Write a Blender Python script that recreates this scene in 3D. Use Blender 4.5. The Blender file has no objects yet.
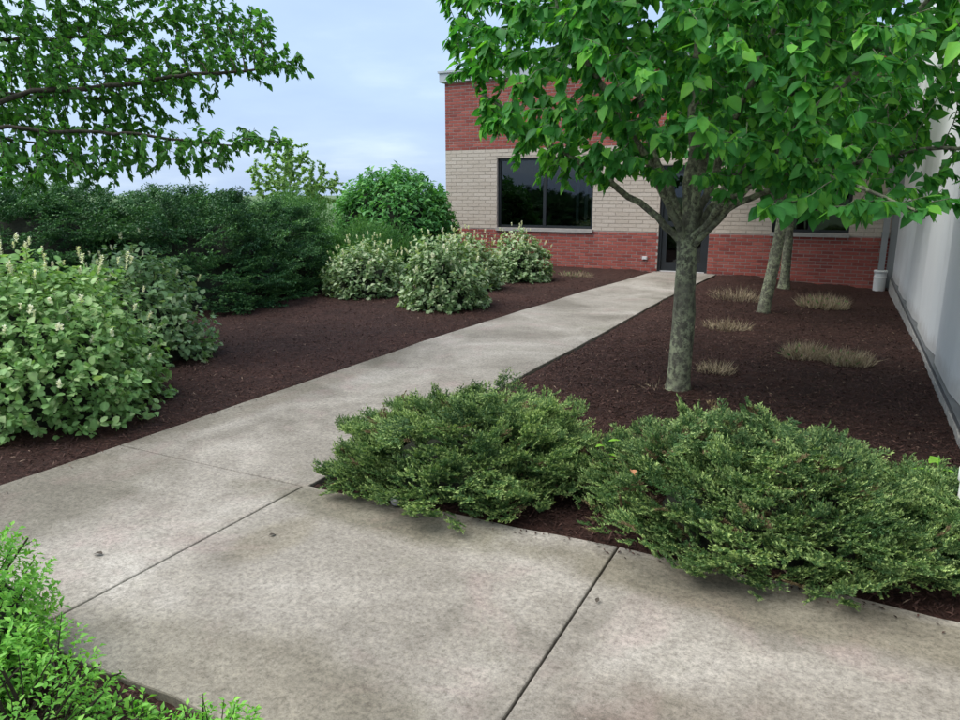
import bpy, math, random
import numpy as np
from mathutils import Vector

# ------------------------------------------------------------------ camera, sky, sun, exposure
sc = bpy.context.scene
col = sc.collection
CAM_H, PITCH, YAW, FPX = 1.6, math.radians(12.9), math.radians(26.7), 721.0
cam = bpy.data.objects.new('camera', bpy.data.cameras.new('camera'))
col.objects.link(cam)
cam.location = (0, 0, CAM_H)
cam.rotation_euler = (math.pi/2-PITCH, 0, YAW)
cam.data.sensor_width = 36
cam.data.lens = FPX/960*36
cam.data.clip_end = 3000
sc.camera = cam

SUN_EL, SUN_AZ = math.radians(58), math.radians(238)      # azimuth of the sun, clockwise from +Y
w = bpy.data.worlds.new('World'); sc.world = w; w.use_nodes = True
nt = w.node_tree; nt.nodes.clear()
N = nt.nodes.new; L = nt.links.new
out = N('ShaderNodeOutputWorld'); mixs = N('ShaderNodeMixShader'); mixs.inputs[0].default_value = 0.82
sky = N('ShaderNodeTexSky'); sky.sky_type = 'NISHITA'; sky.sun_disc = False
sky.sun_elevation = SUN_EL; sky.sun_rotation = SUN_AZ; sky.dust_density = 2.0
b1 = N('ShaderNodeBackground'); b1.inputs[1].default_value = 0.06
L(sky.outputs[0], b1.inputs[0])
tc = N('ShaderNodeTexCoord'); sp = N('ShaderNodeSeparateXYZ'); L(tc.outputs['Generated'], sp.inputs[0])
ad = N('ShaderNodeMath'); ad.operation = 'ABSOLUTE'; L(sp.outputs[2], ad.inputs[0])
ad2 = N('ShaderNodeMath'); ad2.operation = 'ADD'; ad2.inputs[1].default_value = 0.16; L(ad.outputs[0], ad2.inputs[0])
dv = N('ShaderNodeVectorMath'); dv.operation = 'DIVIDE'
cb = N('ShaderNodeCombineXYZ')
for i in range(3): L(ad2.outputs[0], cb.inputs[i])
L(tc.outputs['Generated'], dv.inputs[0]); L(cb.outputs[0], dv.inputs[1])
nz = N('ShaderNodeTexNoise'); nz.inputs['Scale'].default_value = 0.62; nz.inputs['Detail'].default_value = 7
nz.inputs['Roughness'].default_value = 0.52
mp = N('ShaderNodeMapping'); mp.inputs['Location'].default_value = (3.1, 0.7, 0)
L(dv.outputs[0], mp.inputs[0]); L(mp.outputs[0], nz.inputs[0])
cr = N('ShaderNodeValToRGB'); L(nz.outputs[0], cr.inputs[0])
e = cr.color_ramp.elements
e[0].position, e[0].color = 0.34, (0.40, 0.54, 0.80, 1)
e[1].position, e[1].color = 0.74, (0.76, 0.90, 1.0, 1)
m = e.new(0.52); m.color = (0.48, 0.63, 0.88, 1)
b2 = N('ShaderNodeBackground'); b2.inputs[1].default_value = 0.36
L(cr.outputs[0], b2.inputs[0])
L(b1.outputs[0], mixs.inputs[1]); L(b2.outputs[0], mixs.inputs[2]); L(mixs.outputs[0], out.inputs[0])

sl = bpy.data.lights.new('sun', 'SUN'); sl.energy = 1.5; sl.angle = math.radians(60); sl.color = (1, 0.96, 0.9)
so = bpy.data.objects.new('sun', sl); col.objects.link(so)
sd = Vector((math.sin(SUN_AZ)*math.cos(SUN_EL), math.cos(SUN_AZ)*math.cos(SUN_EL), math.sin(SUN_EL)))
so.rotation_euler = sd.to_track_quat('Z', 'Y').to_euler(); so.location = (0, -5, 12)

vs = sc.view_settings
vs.view_transform = 'Standard'; vs.look = 'None'; vs.gamma = 1; vs.use_curve_mapping = False
vs.exposure = 1.8
sc.cycles.max_bounces = 4; sc.cycles.diffuse_bounces = 3; sc.cycles.glossy_bounces = 3; sc.cycles.transmission_bounces = 3; sc.cycles.transparent_max_bounces = 6

# ------------------------------------------------------------------ helpers
RNG = np.random.default_rng(11)
def ray(u, v):
    x = (u-480)/FPX; y = (360-v)/FPX
    d = np.array([x, math.cos(PITCH)+y*math.sin(PITCH), -math.sin(PITCH)+y*math.cos(PITCH)])
    c, s = math.cos(YAW), math.sin(YAW)
    return np.array([c*d[0]-s*d[1], s*d[0]+c*d[1], d[2]])
def at(u, v, depth): return ray(u, v)*depth+np.array([0, 0, CAM_H])
def ground(u, v, z=0):
    d = ray(u, v); return d*((z-CAM_H)/d[2])+np.array([0, 0, CAM_H])
def project(Pn):
    c, s = math.cos(YAW), math.sin(YAW)
    q = Pn-np.array([0, 0, CAM_H])
    x = c*q[:, 0]+s*q[:, 1]; f = -s*q[:, 0]+c*q[:, 1]; z = q[:, 2]
    dep = f*math.cos(PITCH)-z*math.sin(PITCH); up = f*math.sin(PITCH)+z*math.cos(PITCH)
    return 480+FPX*x/dep, 360-FPX*up/dep, dep

def hash3(i, j, k, seed):
    n = (i*374761393+j*668265263+k*2147483647+seed*974711) & 0xffffffff
    n = ((n ^ (n >> 13))*1274126177) & 0xffffffff
    return ((n ^ (n >> 16)) & 0xffff)/65535.0
def vnoise(p, seed=0):
    p = np.asarray(p, float); i = np.floor(p).astype(np.int64); f = p-i; f = f*f*(3-2*f)
    r = 0
    for a in (0, 1):
        for b in (0, 1):
            for c in (0, 1):
                wgt = (f[..., 0] if a else 1-f[..., 0])*(f[..., 1] if b else 1-f[..., 1])*(f[..., 2] if c else 1-f[..., 2])
                r = r+wgt*hash3(i[..., 0]+a, i[..., 1]+b, i[..., 2]+c, seed)
    return r
def fbm(p, seed=0, o=3):
    p = np.asarray(p, float); r = 0; a = 0.5
    for k in range(o): r = r+a*vnoise(p*2**k, seed+k*7); a *= 0.5
    return r/(1-0.5**o)
def unit(v): return v/np.maximum(np.linalg.norm(v, axis=-1, keepdims=True), 1e-9)

class MB:
    """collects geometry for ONE mesh object"""
    def __init__(s): s.V = []; s.F = []; s.C = []; s.n = 0
    def add(s, V, faces, C=None):
        V = np.asarray(V, float).reshape(-1, 3)
        for f in faces: s.F.append(np.asarray(f, np.int64)+s.n)
        s.V.append(V); s.C.append(np.zeros((len(V), 3)) if C is None else np.broadcast_to(C, (len(V), 3)))
        s.n += len(V)
    def box(s, a, b):
        x0, y0, z0 = a; x1, y1, z1 = b
        s.add([(x0,y0,z0),(x1,y0,z0),(x1,y1,z0),(x0,y1,z0),(x0,y0,z1),(x1,y0,z1),(x1,y1,z1),(x0,y1,z1)],
              [[(0,3,2,1),(4,5,6,7),(0,1,5,4),(1,2,6,5),(2,3,7,6),(3,0,4,7)]])
    def tube(s, P, R, k=6, cap=True, C=None, rough=0.0, seed=0):
        P = np.asarray(P, float); R = np.asarray(R, float); n = len(P)
        T = unit(np.gradient(P, axis=0)); ref = np.array([0.31, 0.9, 0.17])
        X = unit(np.cross(T, ref)); Y = np.cross(T, X)
        a = np.arange(k)*2*math.pi/k
        ring = np.cos(a)[None, :, None]*X[:, None, :]+np.sin(a)[None, :, None]*Y[:, None, :]
        rr = np.broadcast_to(R[:, None, None], (n, k, 1))
        V = P[:, None, :]+ring*rr
        if rough:
            V = P[:, None, :]+ring*rr*(1+rough*(fbm(V*np.array([14, 14, 6.0]), seed, 3)[..., None]-0.5)*2)
        i = np.arange(n-1)[:, None]*k; j = np.arange(k)[None, :]; j2 = (j+1) % k
        F = np.stack([i+j, i+j2, i+k+j2, i+k+j], -1).reshape(-1, 4)
        faces = [F]
        V = V.reshape(-1, 3)
        if cap:
            V = np.vstack([V, P[-1:]+T[-1:]*R[-1]*0.4])
            b = (n-1)*k; faces.append(np.array([(b+q, b+(q+1) % k, n*k) for q in range(k)]))
        s.add(V, faces, C)
    def lathe(s, prof, k=24, o=(0, 0, 0)):
        a = np.arange(k)*2*math.pi/k
        V = np.array([[(r*math.cos(t)+o[0], r*math.sin(t)+o[1], z+o[2]) for t in a] for r, z in prof])
        n = len(prof); i = np.arange(n-1)[:, None]*k; j = np.arange(k)[None, :]; j2 = (j+1) % k
        F = np.stack([i+j, i+j2, i+k+j2, i+k+j], -1).reshape(-1, 4)
        s.add(V.reshape(-1, 3), [F])
    def scatter(s, tmpl, M, P, c):
        """copies of a template (verts, faces, third colour channel) by matrices M, places P; c = (n,2)"""
        tv, tf, tb = tmpl
        n, k = len(P), len(tv)
        V = np.einsum('nij,kj->nki', M, tv)+P[:, None, :]
        C = np.empty((n, k, 3)); C[..., 0] = c[:, None, 0]; C[..., 1] = c[:, None, 1]; C[..., 2] = tb[None]
        off = (np.arange(n)*k)[:, None, None]
        s.add(V.reshape(-1, 3), [(np.asarray(f)[None]+off).reshape(-1, np.asarray(f).shape[1]) for f in tf], C.reshape(-1, 3))
    def mesh(s, name, smooth=False):
        me = bpy.data.meshes.new(name)
        V = np.vstack(s.V); me.vertices.add(len(V)); me.vertices.foreach_set('co', V.astype(np.float32).ravel())
        lens = np.concatenate([np.full(len(f), f.shape[1]) for f in s.F])
        idx = np.concatenate([f.ravel() for f in s.F])
        me.loops.add(len(idx)); me.loops.foreach_set('vertex_index', idx.astype(np.int32))
        me.polygons.add(len(lens))
        me.polygons.foreach_set('loop_start', np.concatenate([[0], np.cumsum(lens)[:-1]]).astype(np.int32))
        me.polygons.foreach_set('loop_total', lens.astype(np.int32))
        me.polygons.foreach_set('use_smooth', np.full(len(lens), bool(smooth)))
        C = np.vstack(s.C)
        if C.any():
            at_ = me.attributes.new('tint', 'FLOAT_COLOR', 'POINT')
            at_.data.foreach_set('color', np.hstack([C, np.ones((len(C), 1))]).astype(np.float32).ravel())
        me.update(calc_edges=True)
        return me
    def build(s, name, mat, parent=None, smooth=False):
        return link(name, s.mesh(name, smooth), mat, parent)
def link(name, me, mat=None, parent=None):
    if mat and not me.materials: me.materials.append(mat)
    o = bpy.data.objects.new(name, me); col.objects.link(o)
    if parent:
        o.parent = parent
        pl = Vector((0, 0, 0)); q = parent
        while q: pl += q.location; q = q.parent
        o.location = -pl                       # meshes are written in world coordinates
    return o
def tag(o, label=None, cat=None, group=None, kind=None):
    if label: o['label'] = label
    if cat: o['category'] = cat
    if group: o['group'] = group
    if kind: o['kind'] = kind
    return o
def thing(name, label, cat, loc=(0, 0, 0), group=None):
    o = bpy.data.objects.new(name, None); col.objects.link(o); o.location = [float(c) for c in loc]
    o.empty_display_size = 0.2
    return tag(o, label, cat, group)

# ------------------------------------------------------------------ materials
def newmat(name):
    mt = bpy.data.materials.new(name); mt.use_nodes = True
    t = mt.node_tree; return mt, t, t.nodes['Principled BSDF'], t.nodes.new, t.links.new
def ramp(n_, l_, src, stops):
    r = n_('ShaderNodeValToRGB'); el = r.color_ramp.elements
    el[0].position, el[0].color = stops[0][0], (*stops[0][1], 1)
    el[1].position, el[1].color = stops[-1][0], (*stops[-1][1], 1)
    for p_, c_ in stops[1:-1]: q = el.new(p_); q.color = (*c_, 1)
    l_(src, r.inputs[0]); return r.outputs[0]
def noise(n_, l_, scale, detail=4, rough=0.55, vec=None, dist=0):
    q = n_('ShaderNodeTexNoise'); q.inputs['Scale'].default_value = scale; q.inputs['Detail'].default_value = detail
    q.inputs['Roughness'].default_value = rough; q.inputs['Distortion'].default_value = dist
    if vec is not None: l_(vec, q.inputs[0])
    return q.outputs[0]
def mixc(n_, l_, fac, a, b, mode='MIX'):
    q = n_('ShaderNodeMix'); q.data_type = 'RGBA'; q.blend_type = mode
    for s_, v_ in ((q.inputs[0], fac), (q.inputs[6], a), (q.inputs[7], b)):
        if isinstance(v_, (int, float)): s_.default_value = v_
        elif isinstance(v_, tuple): s_.default_value = (*v_, 1)
        else: l_(v_, s_)
    return q.outputs[2]
def bump(n_, l_, h, strength, dist, bs):
    q = n_('ShaderNodeBump'); q.inputs['Strength'].default_value = strength; q.inputs['Distance'].default_value = dist
    l_(h, q.inputs['Height']); l_(q.outputs[0], bs.inputs['Normal'])
def objco(n_): return n_('ShaderNodeNewGeometry').outputs['Position']

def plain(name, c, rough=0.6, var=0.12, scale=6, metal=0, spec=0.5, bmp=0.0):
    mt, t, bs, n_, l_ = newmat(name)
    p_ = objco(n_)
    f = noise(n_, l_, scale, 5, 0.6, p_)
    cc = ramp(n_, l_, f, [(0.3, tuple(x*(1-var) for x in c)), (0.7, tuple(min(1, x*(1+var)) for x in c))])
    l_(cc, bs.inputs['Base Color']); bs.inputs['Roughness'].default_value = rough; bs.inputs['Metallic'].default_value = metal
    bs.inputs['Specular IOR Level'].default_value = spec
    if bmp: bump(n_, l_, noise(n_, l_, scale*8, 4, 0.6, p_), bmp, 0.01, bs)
    return mt

def leafmat(name, dark, light, young, trans=0.3, rough=0.5, spec=0.35, vein=0.0, tcol=None):
    mt, t, bs, n_, l_ = newmat(name)
    a = n_('ShaderNodeAttribute'); a.attribute_name = 'tint'
    s_ = n_('ShaderNodeSeparateColor'); l_(a.outputs['Color'], s_.inputs[0])
    c1 = mixc(n_, l_, s_.outputs[0], dark, light)
    c2 = mixc(n_, l_, s_.outputs[1], c1, young)
    if vein:
        vm = n_('ShaderNodeMath'); vm.operation = 'MULTIPLY'; vm.inputs[1].default_value = vein; l_(s_.outputs[2], vm.inputs[0])
        c2 = mixc(n_, l_, vm.outputs[0], c2, tuple(min(1, x*1.7+0.02) for x in light))
    f = noise(n_, l_, 40, 3, 0.6, objco(n_))
    c3 = mixc(n_, l_, f, mixc(n_, l_, 1.0, c2, (0.78, 0.78, 0.78), 'MULTIPLY'), mixc(n_, l_, 1.0, c2, (1.2, 1.2, 1.15), 'MULTIPLY'))
    l_(c3, bs.inputs['Base Color']); bs.inputs['Roughness'].default_value = rough; bs.inputs['Specular IOR Level'].default_value = spec
    tr = n_('ShaderNodeBsdfTranslucent')
    l_(mixc(n_, l_, 1.0, c3, tcol or (1.25, 1.4, 0.6), 'MULTIPLY'), tr.inputs[0])
    mx = n_('ShaderNodeMixShader'); mx.inputs[0].default_value = trans
    l_(bs.outputs[0], mx.inputs[1]); l_(tr.outputs[0], mx.inputs[2])
    l_(mx.outputs[0], t.nodes['Material Output'].inputs[0])
    return mt

def concrete_mat():
    mt, t, bs, n_, l_ = newmat('weathered_concrete')
    p_ = objco(n_)
    big = noise(n_, l_, 0.9, 6, 0.62, p_, 0.6)
    c = ramp(n_, l_, big, [(0.34, (0.165, 0.150, 0.127)), (0.46, (0.232, 0.213, 0.185)), (0.56, (0.288, 0.267, 0.236)), (0.68, (0.35, 0.328, 0.296))])
    mid = noise(n_, l_, 7.5, 9, 0.8, p_, 0.2)
    c = mixc(n_, l_, 0.9, c, ramp(n_, l_, mid, [(0.30, (0.70, 0.68, 0.66)), (0.5, (0.97, 0.97, 0.97)), (0.70, (1.15, 1.14, 1.12))]), 'MULTIPLY')
    pk = noise(n_, l_, 1.6, 4, 0.6, p_, 1.2)
    c = mixc(n_, l_, ramp(n_, l_, pk, [(0.54, (0, 0, 0)), (0.70, (0.45, 0.45, 0.45))]), c, (0.29, 0.225, 0.21))
    N2 = n_('ShaderNodeMapping'); N2.inputs['Location'].default_value = (4.2, 9.1, 0); l_(p_, N2.inputs[0])
    ms = noise(n_, l_, 1.5, 6, 0.7, N2.outputs[0], 0.8)
    c = mixc(n_, l_, ramp(n_, l_, ms, [(0.56, (0, 0, 0)), (0.72, (0.4, 0.4, 0.4))]), c, (0.18, 0.175, 0.13))
    def blot(cx, cy, r0, r1, amt, colr, warp=0.5):
        nonlocal c
        v = n_('ShaderNodeVectorMath'); v.operation = 'SUBTRACT'; l_(p_, v.inputs[0]); v.inputs[1].default_value = (cx, cy, 0)
        ml = n_('ShaderNodeVectorMath'); ml.operation = 'MULTIPLY'; l_(v.outputs[0], ml.inputs[0]); ml.inputs[1].default_value = (1/r0, 1/r1, 0)
        ln = n_('ShaderNodeVectorMath'); ln.operation = 'LENGTH'; l_(ml.outputs[0], ln.inputs[0])
        nn = noise(n_, l_, 2.2, 5, 0.6, p_)
        ma = n_('ShaderNodeMath'); ma.operation = 'MULTIPLY_ADD'; l_(nn, ma.inputs[0]); ma.inputs[1].default_value = warp*2; l_(ln.outputs['Value'], ma.inputs[2])
        hf = n_('ShaderNodeMath'); hf.operation = 'MULTIPLY'; hf.inputs[1].default_value = 0.5; l_(ma.outputs[0], hf.inputs[0])
        f_ = ramp(n_, l_, hf.outputs[0], [((0.75+warp*0.8)/2, (amt,)*3), ((1.0+warp*1.1)/2, (0, 0, 0))])
        c = mixc(n_, l_, f_, c, colr, 'MULTIPLY')
    blot(0.3, 1.75, 1.15, 0.6, 0.8, (0.52, 0.48, 0.43))            # damp patch
    blot(-3.9, 2.2, 0.7, 0.95, 0.75, (0.50, 0.50, 0.45))             # grimy corner
    blot(-2.0, 2.85, 1.0, 0.22, 0.7, (0.50, 0.50, 0.40))             # darker olive strips along the planting
    blot(-0.1, 2.85, 1.3, 0.22, 0.7, (0.52, 0.50, 0.40))
    blot(-2.3, 2.4, 0.16, 0.3, 0.4, (0.82, 0.78, 0.62))
    blot(-1.7, 1.5, 0.9, 0.35, 0.45, (0.60, 0.58, 0.46))
    blot(-4.1, 4.5, 0.3, 2.2, 0.55, (0.60, 0.58, 0.50))
    fine = noise(n_, l_, 42, 8, 0.92, p_)
    c = mixc(n_, l_, 0.75, c, ramp(n_, l_, fine, [(0.40, (0.42, 0.40, 0.38)), (0.5, (1, 1, 1)), (0.60, (1.5, 1.48, 1.45))]), 'MULTIPLY')
    vo = n_('ShaderNodeTexVoronoi'); vo.inputs['Scale'].default_value = 38; l_(p_, vo.inputs[0])
    sx = n_('ShaderNodeSeparateColor'); l_(vo.outputs['Color'], sx.inputs[0])
    pit = ramp(n_, l_, vo.outputs['Distance'], [(0.06, (0.7, 0.7, 0.7)), (0.14, (0, 0, 0))])
    sel = ramp(n_, l_, sx.outputs[0], [(0.80, (0, 0, 0)), (0.86, (1, 1, 1))])
    c = mixc(n_, l_, mixc(n_, l_, 1.0, pit, sel, 'MULTIPLY'), c, mixc(n_, l_, sx.outputs[1], (0.10, 0.09, 0.08), (0.36, 0.34, 0.31)))
    l_(c, bs.inputs['Base Color']); bs.inputs['Roughness'].default_value = 0.82; bs.inputs['Specular IOR Level'].default_value = 0.25
    bump(n_, l_, mixc(n_, l_, 0.5, fine, mid), 0.35, 0.008, bs)
    return mt

def mulch_mat():
    mt, t, bs, n_, l_ = newmat('shredded_bark_mulch')
    p_ = objco(n_)
    a = noise(n_, l_, 42, 5, 0.75, p_, 1.0); b = noise(n_, l_, 1.4, 4, 0.6, p_)
    c = ramp(n_, l_, a, [(0.3, (0.013, 0.0065, 0.005)), (0.5, (0.044, 0.021, 0.016)), (0.72, (0.10, 0.05, 0.039))])
    c = mixc(n_, l_, 0.7, c, ramp(n_, l_, b, [(0.3, (0.65, 0.65, 0.68)), (0.7, (1.3, 1.22, 1.2))]), 'MULTIPLY')
    l_(c, bs.inputs['Base Color']); bs.inputs['Roughness'].default_value = 0.85; bs.inputs['Specular IOR Level'].default_value = 0.2
    bump(n_, l_, a, 0.9, 0.03, bs)
    return mt
def chip_mat():
    mt, t, bs, n_, l_ = newmat('bark_shreds')
    a = n_('ShaderNodeAttribute'); a.attribute_name = 'tint'
    s_ = n_('ShaderNodeSeparateColor'); l_(a.outputs['Color'], s_.inputs[0])
    c = ramp(n_, l_, s_.outputs[0], [(0.0, (0.012, 0.006, 0.005)), (0.55, (0.045, 0.022, 0.017)), (0.93, (0.10, 0.052, 0.041)), (0.995, (0.25, 0.18, 0.13))])
    l_(c, bs.inputs['Base Color']); bs.inputs['Roughness'].default_value = 0.8; bs.inputs['Specular IOR Level'].default_value = 0.25
    return mt

def bark_mat(name, c0, c1, lichen, lf=0.5):
    mt, t, bs, n_, l_ = newmat(name)
    p_ = objco(n_)
    mpn = n_('ShaderNodeMapping'); mpn.inputs['Scale'].default_value = (1, 1, 0.35); l_(p_, mpn.inputs[0])
    a = noise(n_, l_, 38, 6, 0.7, mpn.outputs[0], 0.4)
    c = ramp(n_, l_, a, [(0.3, c0), (0.7, c1)])
    b = noise(n_, l_, 24, 5, 0.7, p_); d = noise(n_, l_, 3.5, 3, 0.5, p_)
    f = mixc(n_, l_, 1.0, ramp(n_, l_, b, [(0.45, (0, 0, 0)), (0.58, (lf,)*3)]), ramp(n_, l_, d, [(0.35, (0.25,)*3), (0.6, (1, 1, 1))]), 'MULTIPLY')
    c = mixc(n_, l_, f, c, lichen)
    l_(c, bs.inputs['Base Color']); bs.inputs['Roughness'].default_value = 0.85; bs.inputs['Specular IOR Level'].default_value = 0.2
    bump(n_, l_, a, 0.8, 0.012, bs)
    return mt

def brick_mat(name, cols, rough=0.8):
    mt, t, bs, n_, l_ = newmat(name)
    a = n_('ShaderNodeAttribute'); a.attribute_name = 'tint'
    s_ = n_('ShaderNodeSeparateColor'); l_(a.outputs['Color'], s_.inputs[0])
    oi = n_('ShaderNodeObjectInfo')
    ad_ = n_('ShaderNodeMath'); ad_.operation = 'ADD'; l_(s_.outputs[0], ad_.inputs[0]); l_(oi.outputs['Random'], ad_.inputs[1])
    fr = n_('ShaderNodeMath'); fr.operation = 'FRACT'; l_(ad_.outputs[0], fr.inputs[0])
    c = ramp(n_, l_, fr.outputs[0], [(i/(len(cols)-1), q) for i, q in enumerate(cols)])
    f = noise(n_, l_, 30, 5, 0.7, objco(n_))
    c = mixc(n_, l_, 0.6, c, ramp(n_, l_, f, [(0.3, (0.75, 0.75, 0.75)), (0.7, (1.2, 1.2, 1.2))]), 'MULTIPLY')
    l_(c, bs.inputs['Base Color']); bs.inputs['Roughness'].default_value = rough; bs.inputs['Specular IOR Level'].default_value = 0.25
    return mt

def glass_mat():
    mt, t, bs, n_, l_ = newmat('tinted_glass')
    tr = n_('ShaderNodeBsdfTransparent'); tr.inputs[0].default_value = (0.42, 0.47, 0.46, 1)
    gl = n_('ShaderNodeBsdfGlossy'); gl.inputs['Roughness'].default_value = 0.015; gl.inputs[0].default_value = (0.9, 0.95, 1, 1)
    fr = n_('ShaderNodeFresnel'); fr.inputs[0].default_value = 1.6
    mx = n_('ShaderNodeMixShader'); l_(fr.outputs[0], mx.inputs[0]); l_(tr.outputs[0], mx.inputs[1]); l_(gl.outputs[0], mx.inputs[2])
    l_(mx.outputs[0], t.nodes['Material Output'].inputs[0]); t.nodes.remove(bs)
    return mt

M = dict(
    concrete=concrete_mat(), mulch=mulch_mat(), chip=chip_mat(),
    soil=plain('joint_grime', (0.05, 0.042, 0.032), 0.95, 0.4, 30),
    lawn=plain('lawn_grass', (0.07, 0.12, 0.035), 0.9, 0.4, 3, bmp=0.6),
    red=brick_mat('red_brick', [(0.26, 0.064, 0.05), (0.34, 0.092, 0.072), (0.30, 0.077, 0.06), (0.21, 0.05, 0.042), (0.38, 0.115, 0.09)]),
    buff=brick_mat('buff_brick', [(0.49, 0.42, 0.355), (0.53, 0.46, 0.395), (0.47, 0.40, 0.335), (0.51, 0.44, 0.375)]),
    mortar=plain('mortar', (0.36, 0.30, 0.275), 0.9, 0.15, 20), buffmortar=plain('buff_mortar', (0.42, 0.355, 0.295), 0.9, 0.12, 20),
    coping=plain('coping_metal', (0.42, 0.45, 0.48), 0.45, 0.06, 2), sill=plain('stone_sill', (0.33, 0.31, 0.29), 0.8, 0.15, 15),
    frame=plain('dark_bronze_frame', (0.012, 0.015, 0.018), 0.4, 0.2, 5), glass=glass_mat(),
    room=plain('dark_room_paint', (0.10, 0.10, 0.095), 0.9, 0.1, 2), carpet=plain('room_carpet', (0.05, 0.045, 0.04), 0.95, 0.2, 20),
    wood=plain('table_wood', (0.30, 0.15, 0.06), 0.5, 0.25, 8), white=plain('white_plastic', (0.78, 0.78, 0.76), 0.4, 0.05, 8),
    panel=plain('grey_painted_steel', (0.78, 0.79, 0.78), 0.5, 0.05, 1.3, spec=0.35),
    flash=plain('dark_flashing', (0.11, 0.115, 0.12), 0.5, 0.2, 5), footing=plain('pale_footing', (0.36, 0.345, 0.32), 0.9, 0.3, 14, bmp=0.5),
    spout=plain('grey_downspout', (0.27, 0.28, 0.285), 0.45, 0.05, 3), steelgrey=plain('outlet_cover', (0.62, 0.62, 0.62), 0.4, 0.05, 5),
    bark=bark_mat('lichen_bark', (0.045, 0.045, 0.034), (0.16, 0.155, 0.12), (0.32, 0.35, 0.22), 0.95),
    twig=bark_mat('twig_bark', (0.02, 0.016, 0.012), (0.07, 0.055, 0.042), (0.1, 0.11, 0.07), 0.3),
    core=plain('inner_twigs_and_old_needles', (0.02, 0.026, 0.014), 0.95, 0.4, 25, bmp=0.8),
    tree=leafmat('shade_tree_leaf', (0.024, 0.122, 0.032), (0.056, 0.242, 0.045), (0.19, 0.48, 0.055), 0.42, 0.5, 0.22, 0.3),
    ltree=leafmat('spreading_tree_leaf', (0.05, 0.16, 0.038), (0.10, 0.27, 0.06), (0.18, 0.38, 0.08), 0.48, 0.5, 0.22),
    spruce=leafmat('spruce_needle', (0.034, 0.085, 0.028), (0.095, 0.19, 0.06), (0.38, 0.50, 0.18), 0.2, 0.55, 0.3),
    dead=leafmat('dry_needle', (0.10, 0.07, 0.04), (0.17, 0.12, 0.07), (0.2, 0.16, 0.09), 0.1, 0.8, 0.1),
    yew=leafmat('yew_needle', (0.027, 0.09, 0.038), (0.06, 0.165, 0.058), (0.14, 0.30, 0.09), 0.12, 0.5, 0.3),
    juniper=leafmat('juniper_needle', (0.05, 0.15, 0.045), (0.10, 0.25, 0.065), (0.19, 0.37, 0.09), 0.15, 0.55, 0.3),
    foth=leafmat('rounded_shrub_leaf', (0.095, 0.21, 0.06), (0.21, 0.37, 0.13), (0.44, 0.53, 0.27), 0.3, 0.5, 0.3, 0.3),
    fothb=leafmat('pale_shrub_leaf', (0.09, 0.18, 0.07), (0.20, 0.32, 0.14), (0.50, 0.56, 0.38), 0.28, 0.55, 0.3, 0.2),
    fothg=leafmat('greyish_shrub_leaf', (0.13, 0.25, 0.11), (0.25, 0.39, 0.19), (0.38, 0.44, 0.28), 0.28, 0.5, 0.3, 0.2),
    bloom=leafmat('cream_bloom', (0.68, 0.67, 0.55), (0.8, 0.79, 0.7), (0.82, 0.82, 0.75), 0.3, 0.7, 0.2),
    vib=leafmat('round_bush_leaf', (0.04, 0.16, 0.042), (0.095, 0.29, 0.08), (0.17, 0.40, 0.10), 0.3, 0.5, 0.3),
    airy=leafmat('airy_tree_leaf', (0.14, 0.26, 0.08), (0.24, 0.38, 0.14), (0.30, 0.45, 0.18), 0.5, 0.6, 0.2),
    spirea=leafmat('bright_low_shrub_leaf', (0.11, 0.34, 0.05), (0.19, 0.48, 0.075), (0.30, 0.58, 0.10), 0.35, 0.5, 0.3),
    straw=leafmat('dry_stem', (0.20, 0.15, 0.10), (0.44, 0.35, 0.24), (0.54, 0.46, 0.32), 0.1, 0.85, 0.1, tcol=(1, 1, 1)),
    weed=leafmat('weed_leaf', (0.16, 0.38, 0.03), (0.25, 0.5, 0.06), (0.3, 0.55, 0.08), 0.4, 0.5, 0.3),
    deadleaf=plain('dry_fallen_leaf', (0.33, 0.15, 0.07), 0.8, 0.3, 40), stone=plain('grey_stone', (0.34, 0.33, 0.34), 0.85, 0.25, 30),
    debris=plain('dark_debris', (0.05, 0.04, 0.03), 0.9, 0.4, 60),
)

def splash(mt):
    t = mt.node_tree; n_, l_ = t.nodes.new, t.links.new; bs = t.nodes['Principled BSDF']; src = bs.inputs['Base Color'].links[0].from_socket
    p_ = objco(n_); sx = n_('ShaderNodeSeparateXYZ'); l_(p_, sx.inputs[0])
    nn = noise(n_, l_, 6, 6, 0.7, p_); a = n_('ShaderNodeMath'); a.operation = 'MULTIPLY_ADD'; l_(nn, a.inputs[0]); a.inputs[1].default_value = -0.35; l_(sx.outputs[2], a.inputs[2])
    f = ramp(n_, l_, a.outputs[0], [(0.0, (0.4, 0.4, 0.4)), (0.14, (0, 0, 0))])
    l_(mixc(n_, l_, f, src, (0.30, 0.25, 0.20)), bs.inputs['Base Color'])
splash(M['panel'])
# ------------------------------------------------------------------ setting: ground, pavement, beds
mb = MB(); mb.add([(-1500,-600,-.32),(1500,-600,-.32),(1500,2500,-.32),(-1500,2500,-.32)], [[(0,1,2,3)]])
tag(mb.build('ground', M['lawn']), kind='structure')

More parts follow.
